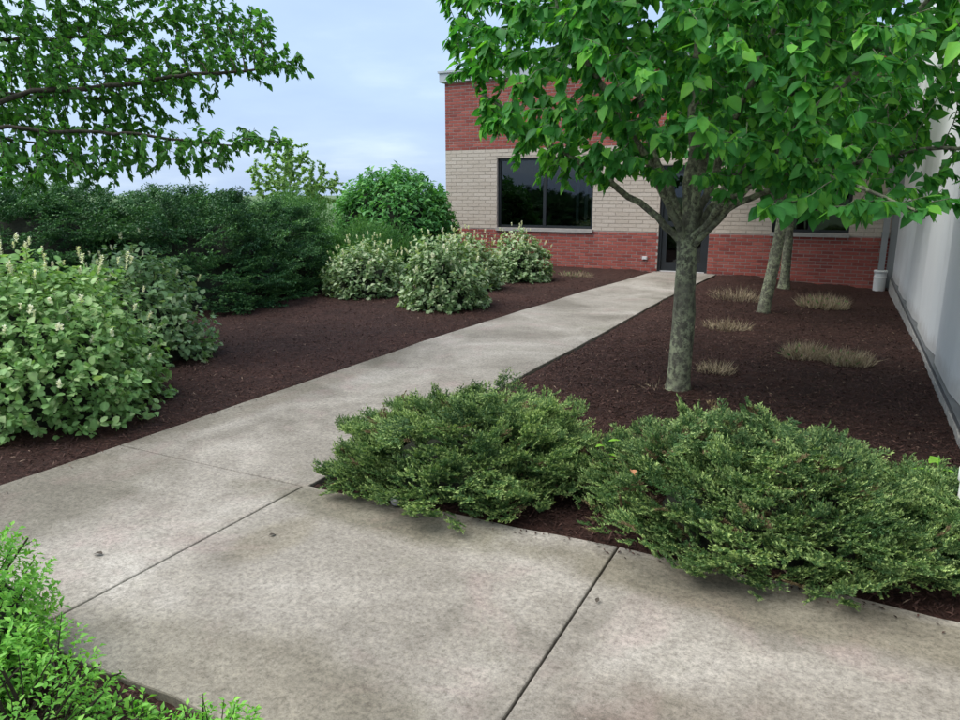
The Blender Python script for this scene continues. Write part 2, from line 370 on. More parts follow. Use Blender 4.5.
def slab_mesh(poly, ztop=0.0, th=0.11, bev=0.008):
    """bevelled slab from a counter-clockwise outline"""
    P = np.array(poly, float); n = len(P); c = P.mean(0)
    nx = np.roll(P, -1, 0)-P; nm = unit(np.stack([nx[:, 1], -nx[:, 0]], 1)); vn = unit(nm+np.roll(nm, 1, 0))
    rings = [(P, ztop-th), (P, ztop-bev), (P-vn*bev*0.35, ztop-bev*0.3), (P-vn*bev*1.2, ztop)]
    V = np.vstack([np.hstack([p_, np.full((n, 1), z)]) for p_, z in rings])
    m_ = MB(); i = np.arange(n); j = (i+1) % n
    F = np.vstack([np.stack([k*n+i, k*n+j, (k+1)*n+j, (k+1)*n+i], 1) for k in range(3)])
    m_.add(V, [F, np.array([[3*n+q for q in range(n)]])])
    return m_
pav = tag(MB(), None) if False else None
root = bpy.data.objects.new('pavement', None); col.objects.link(root); tag(root, 'weathered concrete walk of large slabs', kind='structure')
G = 0.0045
XL, XR = -4.13, -2.6
def xl(y): return XL if y < 7 else XL+0.5*((y-7)/8.4)**1.5
def xr(y): return XR+0.1 if y > 3.4 else XR
def wob(a, b, n=8, amp=0.006, seed=0):
    a, b = np.array(a, float), np.array(b, float); r = np.random.default_rng(seed)
    t = np.linspace(0, 1, n)[:, None]; P = a+(b-a)*t
    nrm = np.array([-(b-a)[1], (b-a)[0]])/np.linalg.norm(b-a)
    o = r.normal(0, amp, n); o[0] = o[-1] = 0
    return list(map(tuple, (P+nrm*o[:, None])[:-1]))
ys = [-2.6, -0.6, 1.2, 2.95, 7.3, 11.4, 15.5]
for k in range(len(ys)-1):
    y0, y1 = ys[k]+G, ys[k+1]-G
    if y0 > 2.9:
        g_ = 0.0025 if y0 > 3 else G
        L_ = wob((xl(y1), y1), (xl(y0), y0), 9, 0.008, k)
        R_ = wob((XR+0.11 if y0 > 3.2 else XR+.02, y0), (XR+0.11 if y1 < 12 else XR+0.26, y1), 9, 0.006, k+20)
        poly = R_+[(XR+0.11 if y1 < 12 else XR+0.26, y1)]+L_+[(xl(y0), y0)]
    else:
        poly = wob((XR-G, y0), (XR-G, y1), 3, 0, k)+[(XR-G, y1)]+wob((XL, y1), (XL, y0), 8, 0.006, k)+[(XL, y0)]
    slab_mesh(poly).build('slab', M['concrete'], root)
xs = [XR, -0.81, 1.0, 2.8]
def yb(x): return 3.05
for k in range(3):
    x0, x1 = xs[k]+G, xs[k+1]-G
    poly = wob((x0, 1.38), (x1, 1.38), 8, 0.01, k+40)+[(x1, 1.38)]+wob((x1, 3.05), (x0, 3.05 if k else 2.97), 8, 0.008, k+60)+[(x0, 3.05 if k else 2.97)]
    slab_mesh(poly).build('slab', M['concrete'], root)
jm = MB(); jm.box((XL+.02, -2.5, -.1), (XR-.02, 7.0, -.016)); jm.box((XL+.3, 11.2, -.1), (XR-.02, 11.6, -.016)); jm.box((XL+.1, 7.01, -.1), (XR-.02, 7.6, -.016)); jm.box((XR-.02, 1.42, -.1), (2.7, 2.95, -.0161))
jm.build('joint_filler', M['soil'], root)

def edge_dist(x, y):
    """distance outside the pavement (positive)"""
    XLy = XL+0.5*(np.clip(y-7, 0, 9)/8.4)**1.5; XRy = XR+.02+.09*np.clip((y-2.95)/4.35, 0, 1)+.15*np.clip((y-11.4)/4.1, 0, 1); yt = 2.97+.08*np.clip((x-XR)/1.79, 0, 1)
    dx1 = np.maximum(np.maximum(XLy-x, x-XRy), 0); d1 = np.hypot(dx1, np.maximum(np.maximum(-2.6-y, y-15.5), 0))
    dx2 = np.maximum(np.maximum(XR-x, x-2.8), 0); dy2 = np.maximum(np.maximum(1.38-y, y-yt), 0)
    return np.minimum(d1, np.hypot(dx2, dy2))
def bedz(x, y):
    p = np.stack([x, y, 0*x], -1)
    e = np.clip(edge_dist(x, y)/0.5, 0, 1)
    z = -0.024+0.04*e+0.06*(fbm(p*1.1, 3, 3)-0.5)*e+0.035*(fbm(p*7, 5, 3)-0.5)+0.022*(fbm(p*28, 9, 2)-0.5)
    z = z-0.15*np.clip((y-9)/5.5, 0, 1)*np.clip((x+1.9)/2.2, 0, 1)      # falls away towards the far corner
    return np.where(edge_dist(x, y) <= 0, -0.075, z)
def bed(name, x0, x1, y0, y1, st, label):
    X = np.arange(x0, x1+1e-6, st); Y = np.arange(y0, y1+1e-6, st)
    X[-1], Y[-1] = x1, y1
    gx, gy = np.meshgrid(X, Y); z = bedz(gx, gy)
    V = np.stack([gx, gy, z], -1).reshape(-1, 3); nx_ = len(X)
    i = (np.arange(len(Y)-1)[:, None]*nx_+np.arange(nx_-1)[None]).ravel()
    m_ = MB(); m_.add(V, [np.stack([i, i+1, i+nx_+1, i+nx_], 1)])
    return tag(m_.build(name, M['mulch'], None, True), label, kind='structure')
bed('mulch_bed', XR+0.03, 0.80, 3.0, 15.53, 0.036, 'dark mulch bed between the walk and the grey wall')
bed('mulch_bed', -14, XL+0.6, 0.6, 15.5, 0.065, 'dark mulch bed left of the walk')
bed('mulch_bed', XR-0.02, 2.5, 0.0, 1.42, 0.025, 'mulch strip at the lower left corner')
# loose shreds of bark, uncountable
def shreds(n, sampler, seed, lo=0.016, hi=0.05):
    r = np.random.default_rng(seed)
    x, y = sampler(r, n); k = edge_dist(x, y) > 0.004; x, y = x[k], y[k]; n = len(x)
    z = bedz(x, y)
    ln = r.uniform(lo, hi, n); wd = ln*r.uniform(0.1, 0.26, n)
    a = r.uniform(0, 2*math.pi, n); pit = r.normal(0, 0.33, n)
    D = np.stack([np.cos(a)*np.cos(pit), np.sin(a)*np.cos(pit), np.sin(pit)], 1)
    S = unit(np.cross(D, np.stack([r.normal(0, .35, n), r.normal(0, .35, n), np.ones(n)], 1)))
    C = np.stack([x, y, z+0.007+np.abs(np.sin(pit))*ln*0.35], 1)
    bow = np.array([0, 0, 1])*(ln*r.uniform(-.05, .12, n))[:, None]
    V = np.stack([C-D*ln[:, None]/2, C+S*wd[:, None]/2+bow, C-S*wd[:, None]/2+bow, C+D*ln[:, None]/2], 1)
    F = (np.arange(n)*4)[:, None, None]+np.array([[0, 2, 1], [1, 2, 3]])[None]
    t = np.repeat(r.beta(1.6, 1.6, n), 4); t[np.repeat(r.random(n) < 0.003, 4)] = 1
    m_ = MB(); m_.add(V.reshape(-1, 3), [F.reshape(-1, 3)], np.stack([t, t*0, t*0+.01], 1)); return m_
shreds(70000, lambda r, n: (r.uniform(XR+0.13, 0.78, n), 3.08+12.4*r.beta(1, 2.0, n)), 1).build('mulch_shreds', M['chip'])
shreds(66000, lambda r, n: (XL+.5-6*r.beta(1, 1.8, n), 1.5+13.9*r.beta(1.15, 1.7, n)), 2).build('mulch_shreds', M['chip'])
shreds(9000, lambda r, n: (r.uniform(XR+0.05, 0.3, n), r.uniform(0.7, 1.36, n)), 3).build('mulch_shreds', M['chip'])
def spill(n, seed):
    r = np.random.default_rng(seed); k = n//2; yy_ = r.uniform(1.8, 14.5, n); d = np.abs(r.normal(0, .05, n))+.005
    left = np.arange(n) < k; x = np.where(left, np.array([xl(q) for q in yy_])+d, XR+.11-d); yy_ = np.where(left, yy_, np.clip(yy_, 3.3, 99))
    x2 = r.uniform(-2.4, .6, n//3); y2 = 3.05-np.abs(r.normal(0, .05, n//3))-.005; x = np.append(x, x2); yy_ = np.append(yy_, y2); n = len(x)
    a = r.uniform(0, 6.283, n); ln = r.uniform(.008, .03, n); D = np.stack([np.cos(a), np.sin(a), 0*a], 1); S = np.stack([-np.sin(a), np.cos(a), 0*a], 1); C = np.stack([x, yy_, np.full(n, .005)], 1); w_ = ln*.18
    V = np.stack([C-D*ln[:, None]/2, C+S*w_[:, None], C-S*w_[:, None], C+D*ln[:, None]/2], 1); V[:, 1:3, 2] += .003
    F = (np.arange(n)*4)[:, None, None]+np.array([[0, 2, 1], [1, 2, 3]])[None]; t = np.repeat(r.beta(1.6, 1.6, n), 4)
    m_ = MB(); m_.add(V.reshape(-1, 3), [F.reshape(-1, 3)], np.stack([t, t*0, t*0+.01], 1)); return m_
spill(420, 8).build('mulch_shreds', M['chip'])
for o in [o for o in col.objects if o.name.startswith('mulch_shreds')]: tag(o, 'loose shreds of dark bark mulch', 'mulch', kind='stuff')

# ------------------------------------------------------------------ brick building
BY = 15.54; BX0, BX1, BTOP = -8.73, 0.98, 4.14
bld = thing('brick_building', 'red and buff brick building with dark windows and door at the end of the walk', 'building', (-4, BY, 0))
Z1, Z2 = 0.83, 2.62
WIN = [(-7.37, -5.05, 0.86, 2.42), (-1.35, 0.02, 0.88, 2.42)]
DOOR = (-3.58, -2.54, 0.0, 2.2)
holes = WIN+[DOOR]
wall = None
def wall_core():
    """mortar-coloured wall with real openings, cut as a grid of boxes"""
    m_ = MB(); xs_ = sorted({BX0, BX1, *[h[0] for h in holes], *[h[1] for h in holes]}); zs_ = sorted({-0.2, BTOP, *[h[2] for h in holes], *[h[3] for h in holes]})
    for a, b in zip(xs_, xs_[1:]):
        for c, d in zip(zs_, zs_[1:]):
            if any(h[0] <= a and b <= h[1] and h[2] <= c and d <= h[3] for h in holes): continue
            m_.add([(a,BY,c),(b,BY,c),(b,BY,d),(a,BY,d)], [[(0,1,2,3)]])
    for h in holes:      # reveals
        x0, x1, z0, z1 = h; D = 0.22
        m_.add([(x0,BY,z0),(x0,BY,z1),(x0,BY+D,z1),(x0,BY+D,z0)], [[(0,1,2,3)]]); m_.add([(x1,BY,z0),(x1,BY+D,z0),(x1,BY+D,z1),(x1,BY,z1)], [[(0,1,2,3)]])
        m_.add([(x0,BY,z1),(x1,BY,z1),(x1,BY+D,z1),(x0,BY+D,z1)], [[(0,1,2,3)]]); m_.add([(x0,BY,z0),(x0,BY+D,z0),(x1,BY+D,z0),(x1,BY,z0)], [[(0,1,2,3)]])
    # side, back and roof
    m_.add([(BX0,BY,-.2),(BX0,BY,BTOP),(BX0,BY+9,BTOP),(BX0,BY+9,-.2)], [[(0,1,2,3)]]); m_.add([(BX1+6,BY,-.2),(BX1+6,BY+9,-.2),(BX1+6,BY+9,BTOP),(BX1+6,BY,BTOP)], [[(0,1,2,3)]])
    m_.add([(BX0,BY+9,-.2),(BX0,BY+9,BTOP),(BX1+6,BY+9,BTOP),(BX1+6,BY+9,-.2)], [[(0,1,2,3)]]); m_.add([(BX0,BY,BTOP-.1),(BX1+6,BY,BTOP-.1),(BX1+6,BY+9,BTOP-.1),(BX0,BY+9,BTOP-.1)], [[(0,1,2,3)]])
    return m_
wall = wall_core().build('wall', M['mortar'], bld)
def brick_rects(z0, z1, bh, bl, joint):
    R = []; k = 0; z = z0+joint/2
    while z+bh <= z1+0.012:
        x = BX0-(bl/2 if k % 2 else 0)
        while x < BX1:
            a, b = max(x, BX0), min(x+bl, BX1); segs = [(a, b)]
            for h in holes:
                if z+bh > h[2]+0.005 and z < h[3]-0.005:
                    segs = [q for s_ in segs for q in ((s_[0], min(s_[1], h[0])), (max(s_[0], h[1]), s_[1]))]
            for s_ in segs:
                if s_[1]-s_[0] > 0.03: R.append((s_[0], s_[1], z, z+bh))
            x += bl+joint
        z += bh+joint; k += 1
    return R
def brick_mb(R, seed):
    r = np.random.default_rng(seed); m_ = MB()
    for a, b, c, d in R:
        t = r.random(); y = BY-0.006-r.uniform(0, 0.003); e_ = 0.003
        m_.add([(a,BY+.01,c),(b,BY+.01,c),(b,BY+.01,d),(a,BY+.01,d),(a+e_,y,c+e_),(b-e_,y,c+e_),(b-e_,y,d-e_),(a+e_,y,d-e_)],
               [[(4,5,6,7),(0,1,5,4),(1,2,6,5),(2,3,7,6),(3,0,4,7)]], (t, 0, 0.01))
    return m_
low = brick_rects(-0.204, Z1-.018, 0.0575, 0.203, 0.0105)
def show(R):       # how large it shows, plants and trunks in front aside
    c = np.array([[(a+b)/2, BY, (z0+z1)/2] for a, b, z0, z1 in R]); u, v, d = project(c)
    wdt = np.array([b-a for a, b, _, _ in R]); z = c[:, 2]
    s_ = wdt/d*(1+0*u); s_ = s_*np.where((u > 555) & (u < 885), 1, 0.3)*np.where((z < -0.05), .7, 1); return s_
order = np.argsort(-show(low)); pick = set(order[:300].tolist())
rr = np.random.default_rng(4); shared = {}
for i in sorted(pick):
    a, b, c, d = low[i]; wd_ = round(b-a, 2); key = (wd_, rr.integers(0, 3))
    if key not in shared:
        h = (b-a)/2; g_ = 0.02875; e_ = 0.003; y = -0.006-0.0015*key[1]
        m_ = MB(); m_.add([(-h,.01,-g_),(h,.01,-g_),(h,.01,g_),(-h,.01,g_),(-h+e_,y,-g_+e_),(h-e_,y,-g_+e_),(h-e_,y,g_-e_),(-h+e_,y,g_-e_)],
                          [[(4,5,6,7),(0,1,5,4),(1,2,6,5),(2,3,7,6),(3,0,4,7)]], (0.001, 0, 0.01))
        shared[key] = m_.mesh('brick'); shared[key].materials.append(M['red'])
    o = bpy.data.objects.new('brick', shared[key]); col.objects.link(o); o.parent = wall
    o.location = ((a+b)/2, BY, (c+d)/2)
rest = [low[i] for i in range(len(low)) if i not in pick]
tag(brick_mb(rest, 5).build('brick_course', M['red'], wall), 'remaining red bricks of the lower band', kind='stuff')
tag(brick_mb(brick_rects(Z2, BTOP-.02, 0.0575, 0.203, 0.0105), 6).build('brick_course', M['red'], wall), 'red bricks of the upper band', kind='stuff')
bf = MB(); xs_ = sorted({BX0, BX1, *[h[0] for h in holes], *[h[1] for h in holes]}); zs_ = sorted({Z1, Z2, *[z_ for h in holes for z_ in h[2:] if Z1 < z_ < Z2]})
for a, b in zip(xs_, xs_[1:]):
    for c, d in zip(zs_, zs_[1:]):
        if not any(h[0] <= a and b <= h[1] and h[2] <= c and d <= h[3] for h in holes): bf.add([(a,BY-.002,c),(b,BY-.002,c),(b,BY-.002,d),(a,BY-.002,d)], [[(0,1,2,3)]])
bf.build('buff_mortar', M['buffmortar'], wall)
tag(brick_mb(brick_rects(Z1, Z2, 0.071, 0.29, 0.0105), 7).build('brick_course', M['buff'], wall), 'buff bricks of the middle band', kind='stuff')
cp = MB(); cp.box((BX0-.10, BY-.09, BTOP), (BX1+6, BY+.32, BTOP+.2)); cp.box((BX0-.13, BY-.12, BTOP+.2), (BX1+6, BY+.35, BTOP+.245))
cp.build('coping', M['coping'], bld)
for wi, (x0, x1, z0, z1) in enumerate(WIN):
    f = MB(); t_ = 0.06; ya, yb_ = BY+.07, BY+.15
    f.box((x0, ya, z0), (x0+t_, yb_, z1)); f.box((x1-t_, ya, z0), (x1, yb_, z1)); f.box((x0+t_, ya, z0), (x1-t_, yb_, z0+t_)); f.box((x0+t_, ya, z1-t_), (x1-t_, yb_, z1))
    xm = (x0+x1)/2; f.box((xm-.035, ya-.005, z0+t_), (xm+.035, yb_-.005, z1-t_))
    fo = f.build('window', M['frame'], bld)
    for a, b in ((x0+t_, xm-.035), (xm+.035, x1-t_)):
        p_ = MB(); p_.box((a-.005, BY+.105, z0+t_-.005), (b+.005, BY+.113, z1-t_+.005)); p_.build('pane', M['glass'], fo)
    s_ = MB(); s_.box((x0-.02, BY-.05, z0-.075), (x1+.02, BY+.09, z0-.002)); s_.build('sill', M['sill'], fo)
    # the room behind
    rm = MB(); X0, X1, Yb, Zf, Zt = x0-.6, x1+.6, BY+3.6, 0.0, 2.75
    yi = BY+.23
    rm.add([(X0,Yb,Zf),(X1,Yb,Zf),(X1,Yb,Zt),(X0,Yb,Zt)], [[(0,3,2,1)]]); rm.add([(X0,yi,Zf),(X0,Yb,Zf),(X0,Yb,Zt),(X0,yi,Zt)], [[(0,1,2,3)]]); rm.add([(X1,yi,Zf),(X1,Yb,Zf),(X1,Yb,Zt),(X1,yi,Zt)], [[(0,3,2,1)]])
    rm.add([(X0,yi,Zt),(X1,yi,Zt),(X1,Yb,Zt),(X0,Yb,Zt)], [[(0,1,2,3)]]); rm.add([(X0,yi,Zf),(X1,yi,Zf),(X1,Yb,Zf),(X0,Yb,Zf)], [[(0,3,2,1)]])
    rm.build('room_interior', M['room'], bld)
tb = MB(); tx, ty = -5.55, BY+.75
tb.box((tx-.35, ty-.3, 0.98), (tx+.35, ty+.3, 1.02))
for a in (-.32, .28):
    for b in (-.27, .23): tb.box((tx+a, ty+b, 0.0), (tx+a+.04, ty+b+.04, .98))
tbo = tb.build('side_table', M['wood']); tag(tbo, 'wooden table just inside the wide window left of the door', 'table')
bl = thing('window_blind_slats', 'pale upright blind slats hanging inside the wide window', 'blind', (-5.45, BY+.4, 2.4))
for q in (-5.56, -5.36):
    v_ = MB(); v_.box((q, BY+.36, 1.0), (q+.07, BY+.37, 2.5)); v_.build('slat', M['white'], bl)
hd = MB(); hd.box((-5.62, BY+.34, 2.5), (-5.22, BY+.4, 2.56)); hd.build('head_rail', M['white'], bl)
x0, x1, z0, z1 = DOOR
d_ = MB(); d_.box((x0, BY+.05, 0), (x0+.06, BY+.16, z1)); d_.box((x1-.06, BY+.05, 0), (x1, BY+.16, z1)); d_.box((x0+.06, BY+.05, z1-.06), (x1-.06, BY+.16, z1))
dro = d_.build('door_frame', M['frame'], bld)
d_ = MB(); a, b = x0+.065, x1-.065
d_.box((a, BY+.08, .02), (a+.1, BY+.125, z1-.065)); d_.box((b-.1, BY+.08, .02), (b, BY+.125, z1-.065)); d_.box((a+.1, BY+.08, .02), (b-.1, BY+.125, .2)); d_.box((a+.1, BY+.08, z1-.18), (b-.1, BY+.125, z1-.065)); d_.box((a+.1, BY+.08, .95), (b-.1, BY+.125, 1.06))
dr = d_.build('door', M['frame'], bld)
for za, zb in ((.2, .95), (1.06, z1-.18)):
    p_ = MB(); p_.box((a+.095, BY+.1, za-.005), (b-.095, BY+.108, zb+.005)); p_.build('pane', M['glass'], dr)
h_ = MB(); h_.tube([(b-.13, BY+.03, .9), (b-.13, BY+.03, 1.25)], [.012, .012], 8); h_.tube([(b-.13, BY+.03, .93), (b-.13, BY+.09, .93)], [.01, .01], 8); h_.tube([(b-.13, BY+.03, 1.22), (b-.13, BY+.09, 1.22)], [.01, .01], 8)
h_.build('handle', M['steelgrey'], dr)
h_ = MB(); h_.box((x0+.06, BY+.03, .004), (x1-.06, BY+.17, .018)); h_.build('threshold', M['steelgrey'], bld)
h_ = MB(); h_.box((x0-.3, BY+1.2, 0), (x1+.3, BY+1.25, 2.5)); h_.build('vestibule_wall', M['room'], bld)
h_ = MB(); h_.box((-3.90, BY-.035, .245), (-3.79, BY-.004, .315)); h_.box((-3.885, BY-.05, .255), (-3.805, BY-.035, .305)); h_.build('outlet_cover', M['steelgrey'], bld)

# ------------------------------------------------------------------ grey metal building on the right
WX = 0.86
gb = thing('metal_building', 'pale grey metal clad building wall along the right side', 'building', (WX, 9, 0))
def profile(y):      # shallow broad folds
    t = (y*0.52) % 1.0
    return 0.05*np.clip(np.minimum(t/0.30, (1-t)/0.10), 0, 1)
edges = [-1.5, 0.4, 2.3, 4.2, 6.1, 8.0, 9.9, 11.8, 13.7, 15.5]
for a, b in zip(edges, edges[1:]):
    yy = np.linspace(a+.002, b-.002, 60); x = WX-profile(yy)
    V = []; n = len(yy); zz = (0.13, 6.2)
    for z in zz: V += [(x[i], yy[i], z) for i in range(n)]
    V += [(WX+.08, b, zz[0]), (WX+.08, a, zz[0]), (WX+.08, b, zz[1]), (WX+.08, a, zz[1])]
    m_ = MB(); i = np.arange(n-1)
    m_.add(V, [np.stack([i, i+n, i+n+1, i+1], 1), np.array([(n-1, 2*n-1, 2*n+2, 2*n), (0, 2*n+1, 2*n+3, n)])])
    m_.build('wall_panel', M['panel'], gb)
c_ = MB(); c_.box((WX+.08, -1.5, -.2), (WX+6, BY-.01, 6.15)); c_.build('wall_core', M['panel'], gb)
c_ = MB(); c_.box((WX-.075, -1.5, .085), (WX+.05, 15.45, .125)); c_.build('base_flashing', M['flash'], gb)
c_ = MB()
yy = np.arange(-1.5, 15.46, .06); r_ = np.random.default_rng(9); xx = WX-.075-np.abs(r_.normal(0, .004, len(yy))); n = len(yy)
V = [(xx[i], yy[i], -.15) for i in range(n)]+[(xx[i], yy[i], .07+r_.normal(0, .004)) for i in range(n)]+[(WX+.06, yy[i], .08) for i in range(n)]
i = np.arange(n-1); c_.add(V, [np.stack([i, i+n, i+n+1, i+1], 1), np.stack([i+n, i+2*n, i+2*n+1, i+n+1], 1)])
c_.build('footing', M['footing'], gb)
c_ = MB(); c_.box((WX-.15, 15.42, -.1), (WX-.02, 15.52, 6.1)); c_.build('corner_trim', M['spout'], gb)

dsp = thing('downspout', 'square grey downspout in the corner of the two buildings', 'downspout', (.62, 15.4, .0))
c_ = MB(); c_.box((.57, 15.31, .12), (.67, 15.41, 4.1)); c_.build('pipe', M['spout'], dsp)
for z in (.9, 2.4, 3.8):
    c_ = MB(); c_.box((.555, 15.302, z), (.685, 15.53, z+.03)); c_.build('strap', M['spout'], dsp)

dc = (.62, 15.33, -.17)
bk = thing('drain_collar', 'white plastic cylinder with a rim at the foot of the grey downspout', 'drain pipe', dc)
c_ = MB(); c_.lathe([(.098, 0), (.102, .02), (.105, .30), (.105, .38)], 28, dc); c_.build('body', M['white'], bk, True)
c_ = MB(); c_.lathe([(.104, .27), (.112, .272), (.112, .288), (.105, .29)], 28, dc); c_.build('rim_ring', M['white'], bk, True)
c_ = MB(); c_.lathe([(.104, .36), (.115, .365), (.115, .40), (.11, .41), (.094, .41), (.09, .36)], 28, dc); c_.build('rim', M['white'], bk, True)
wp = np.array([.625, 3.80, 0])
pp = thing('standpipe', 'white capped plastic pipe beside the right dwarf spruce', 'pipe', wp)
c_ = MB(); c_.lathe([(.045, -.1), (.045, .33)], 20, wp); c_.build('pipe', M['white'], pp, True)
c_ = MB(); c_.lathe([(.052, .31), (.055, .315), (.055, .37), (.05, .38), (.03, .383), (0, .384)], 20, wp); c_.build('cap', M['white'], pp, True)

# ------------------------------------------------------------------ plants: templates
def leaf_t(length=1.0, width=0.62, fold=0.18, droop=0.25, shape='ovate', petiole=0.18):
    if shape == 'ovate': ts = [0, .1, .34, .64, 1.0]; ws = [0, .30, .5, .36, 0]
    elif shape == 'round': ts = [0, .08, .4, .78, 1.0]; ws = [0, .30, .5, .38, 0]
    else: ts = [0, .2, .5, .8, 1.0]; ws = [0, .36, .5, .26, 0]
    V = []; B = []
    for t, w_ in zip(ts, ws):
        y = t*length; z = -droop*t*t*length
        V.append((0, y, z)); B.append(1.0)
        if w_: V += [(-w_*width, y+.02*length, z+fold*w_*width), (w_*width, y+.02*length, z+fold*w_*width)]; B += [0, 0]
    q = [(1, 2, 0)]
    # indices: 0 base,1 m1,2 l1,3 r1,4 m2,5 l2,6 r2,7 m3,8 l3,9 r3,10 tip
    tri = [(0, 1, 2), (0, 3, 1), (7, 10, 8), (7, 9, 10)]
    quad = [(1, 4, 5, 2), (1, 3, 6, 4), (4, 7, 8, 5), (4, 6, 9, 7)]
    faces = [np.array(tri), np.array(quad)]
    if petiole:
        k = len(V); pw = .02*length
        V += [(-pw, -petiole*length, .03*length), (pw, -petiole*length, .03*length), (pw, 0, 0), (-pw, 0, 0)]; B += [1]*4
        faces[1] = np.vstack([faces[1], (k, k+1, k+2, k+3)])
    V = np.array(V, float)
    if petiole: V[:, 1] += petiole*length
    return V, faces, np.array(B)
def simple_leaf(width=.55, fold=.15):
    V = np.array([(0, 0, 0), (-width/2, .45, fold*width), (width/2, .45, fold*width), (0, 1, -.12), (0, .5, -.02)], float)
    return V, [np.array([(0, 4, 1), (0, 2, 4), (4, 3, 1), (4, 2, 3)])], np.array([1, 0, 0, .5, 1.])
def leaf6(width=.62, fold=.2, droop=.22):
    w1, w2 = width*.5, width*.36
    V = np.array([(0, 0, 0), (-w1, .34, fold*w1-.03), (w1, .34, fold*w1-.03), (0, .42, -.05), (-w2, .68, fold*w2-droop*.4), (w2, .68, fold*w2-droop*.4), (0, 1.05, -droop)], float)
    return V, [np.array([(0, 3, 1), (0, 2, 3)]), np.array([(3, 6, 4, 1), (3, 2, 5, 6)])], np.array([1, 0, 0, 1, 0, 0, .5])
def frames(D, Nn, S):
    """columns x,y,z: y along D, z near Nn, scaled by S"""
    Y = unit(D); X = unit(np.cross(Y, Nn)); Z = np.cross(X, Y)
    return np.stack([X, Y, Z], -1)*np.asarray(S)[:, None, None]
def shoot_t(length, nn, nl, nw, rng, flat=0.75, ang=1.12):
    """needles round a short twig, one triangle each"""
    V = []; B = []
    for k in range(nn):
        t = (k+rng.random())/nn; y = t*length; a = rng.uniform(0, 2*math.pi)
        rad = np.array([math.cos(a), 0, math.sin(a)*flat+0.12]); an = ang*(1-.35*t)+rng.normal(0, .12)
        d = rad*math.sin(an)+np.array([0, math.cos(an), 0]); l = nl*rng.uniform(.75, 1.15)*(1 if t < .9 else .8)
        sd_ = np.cross(d, [rng.normal(), rng.normal(), rng.normal()]); sd_ = sd_/np.linalg.norm(sd_)*nw/2
        o = np.array([0, y, 0]); V += [o-sd_, o+sd_, o+d*l]; B += [t, t, min(1, t+.12)]
    V += [(-.0015, 0, 0), (.0015, 0, 0), (0, length, 0)]; B += [0, 0, .2]
    return np.array(V), np.array(B)
def spray_t(L0, npair, side, den, nl, nw, seed, spread=.85, curve=.1):
    r = np.random.default_rng(seed); V, B = shoot_t(L0, int(L0*den), nl, nw, r)
    VV, BB = [V], [B]
    for p_ in range(npair):
        for s_ in (-1, 1):
            t = (p_+.6+.2*r.random())/(npair+.6); l = side*(1.1-.55*t)*r.uniform(.8, 1.15)
            v, b = shoot_t(l, int(l*den), nl, nw, r)
            a = s_*spread*r.uniform(.8, 1.15); e_ = r.normal(.1, .2)
            Rz = np.array([[math.cos(a), math.sin(a), 0], [-math.sin(a), math.cos(a), 0], [0, 0, 1]])
            v = v@Rz; v[:, 2] += v[:, 0]*s_*e_
            VV.append(v+np.array([0, t*L0, 0])); BB.append(b)
    V = np.vstack(VV); B = np.concatenate(BB)
    V[:, 2] += curve*V[:, 1]**2/L0
    n = len(V)//3
    return V, [np.arange(n*3).reshape(-1, 3)], B

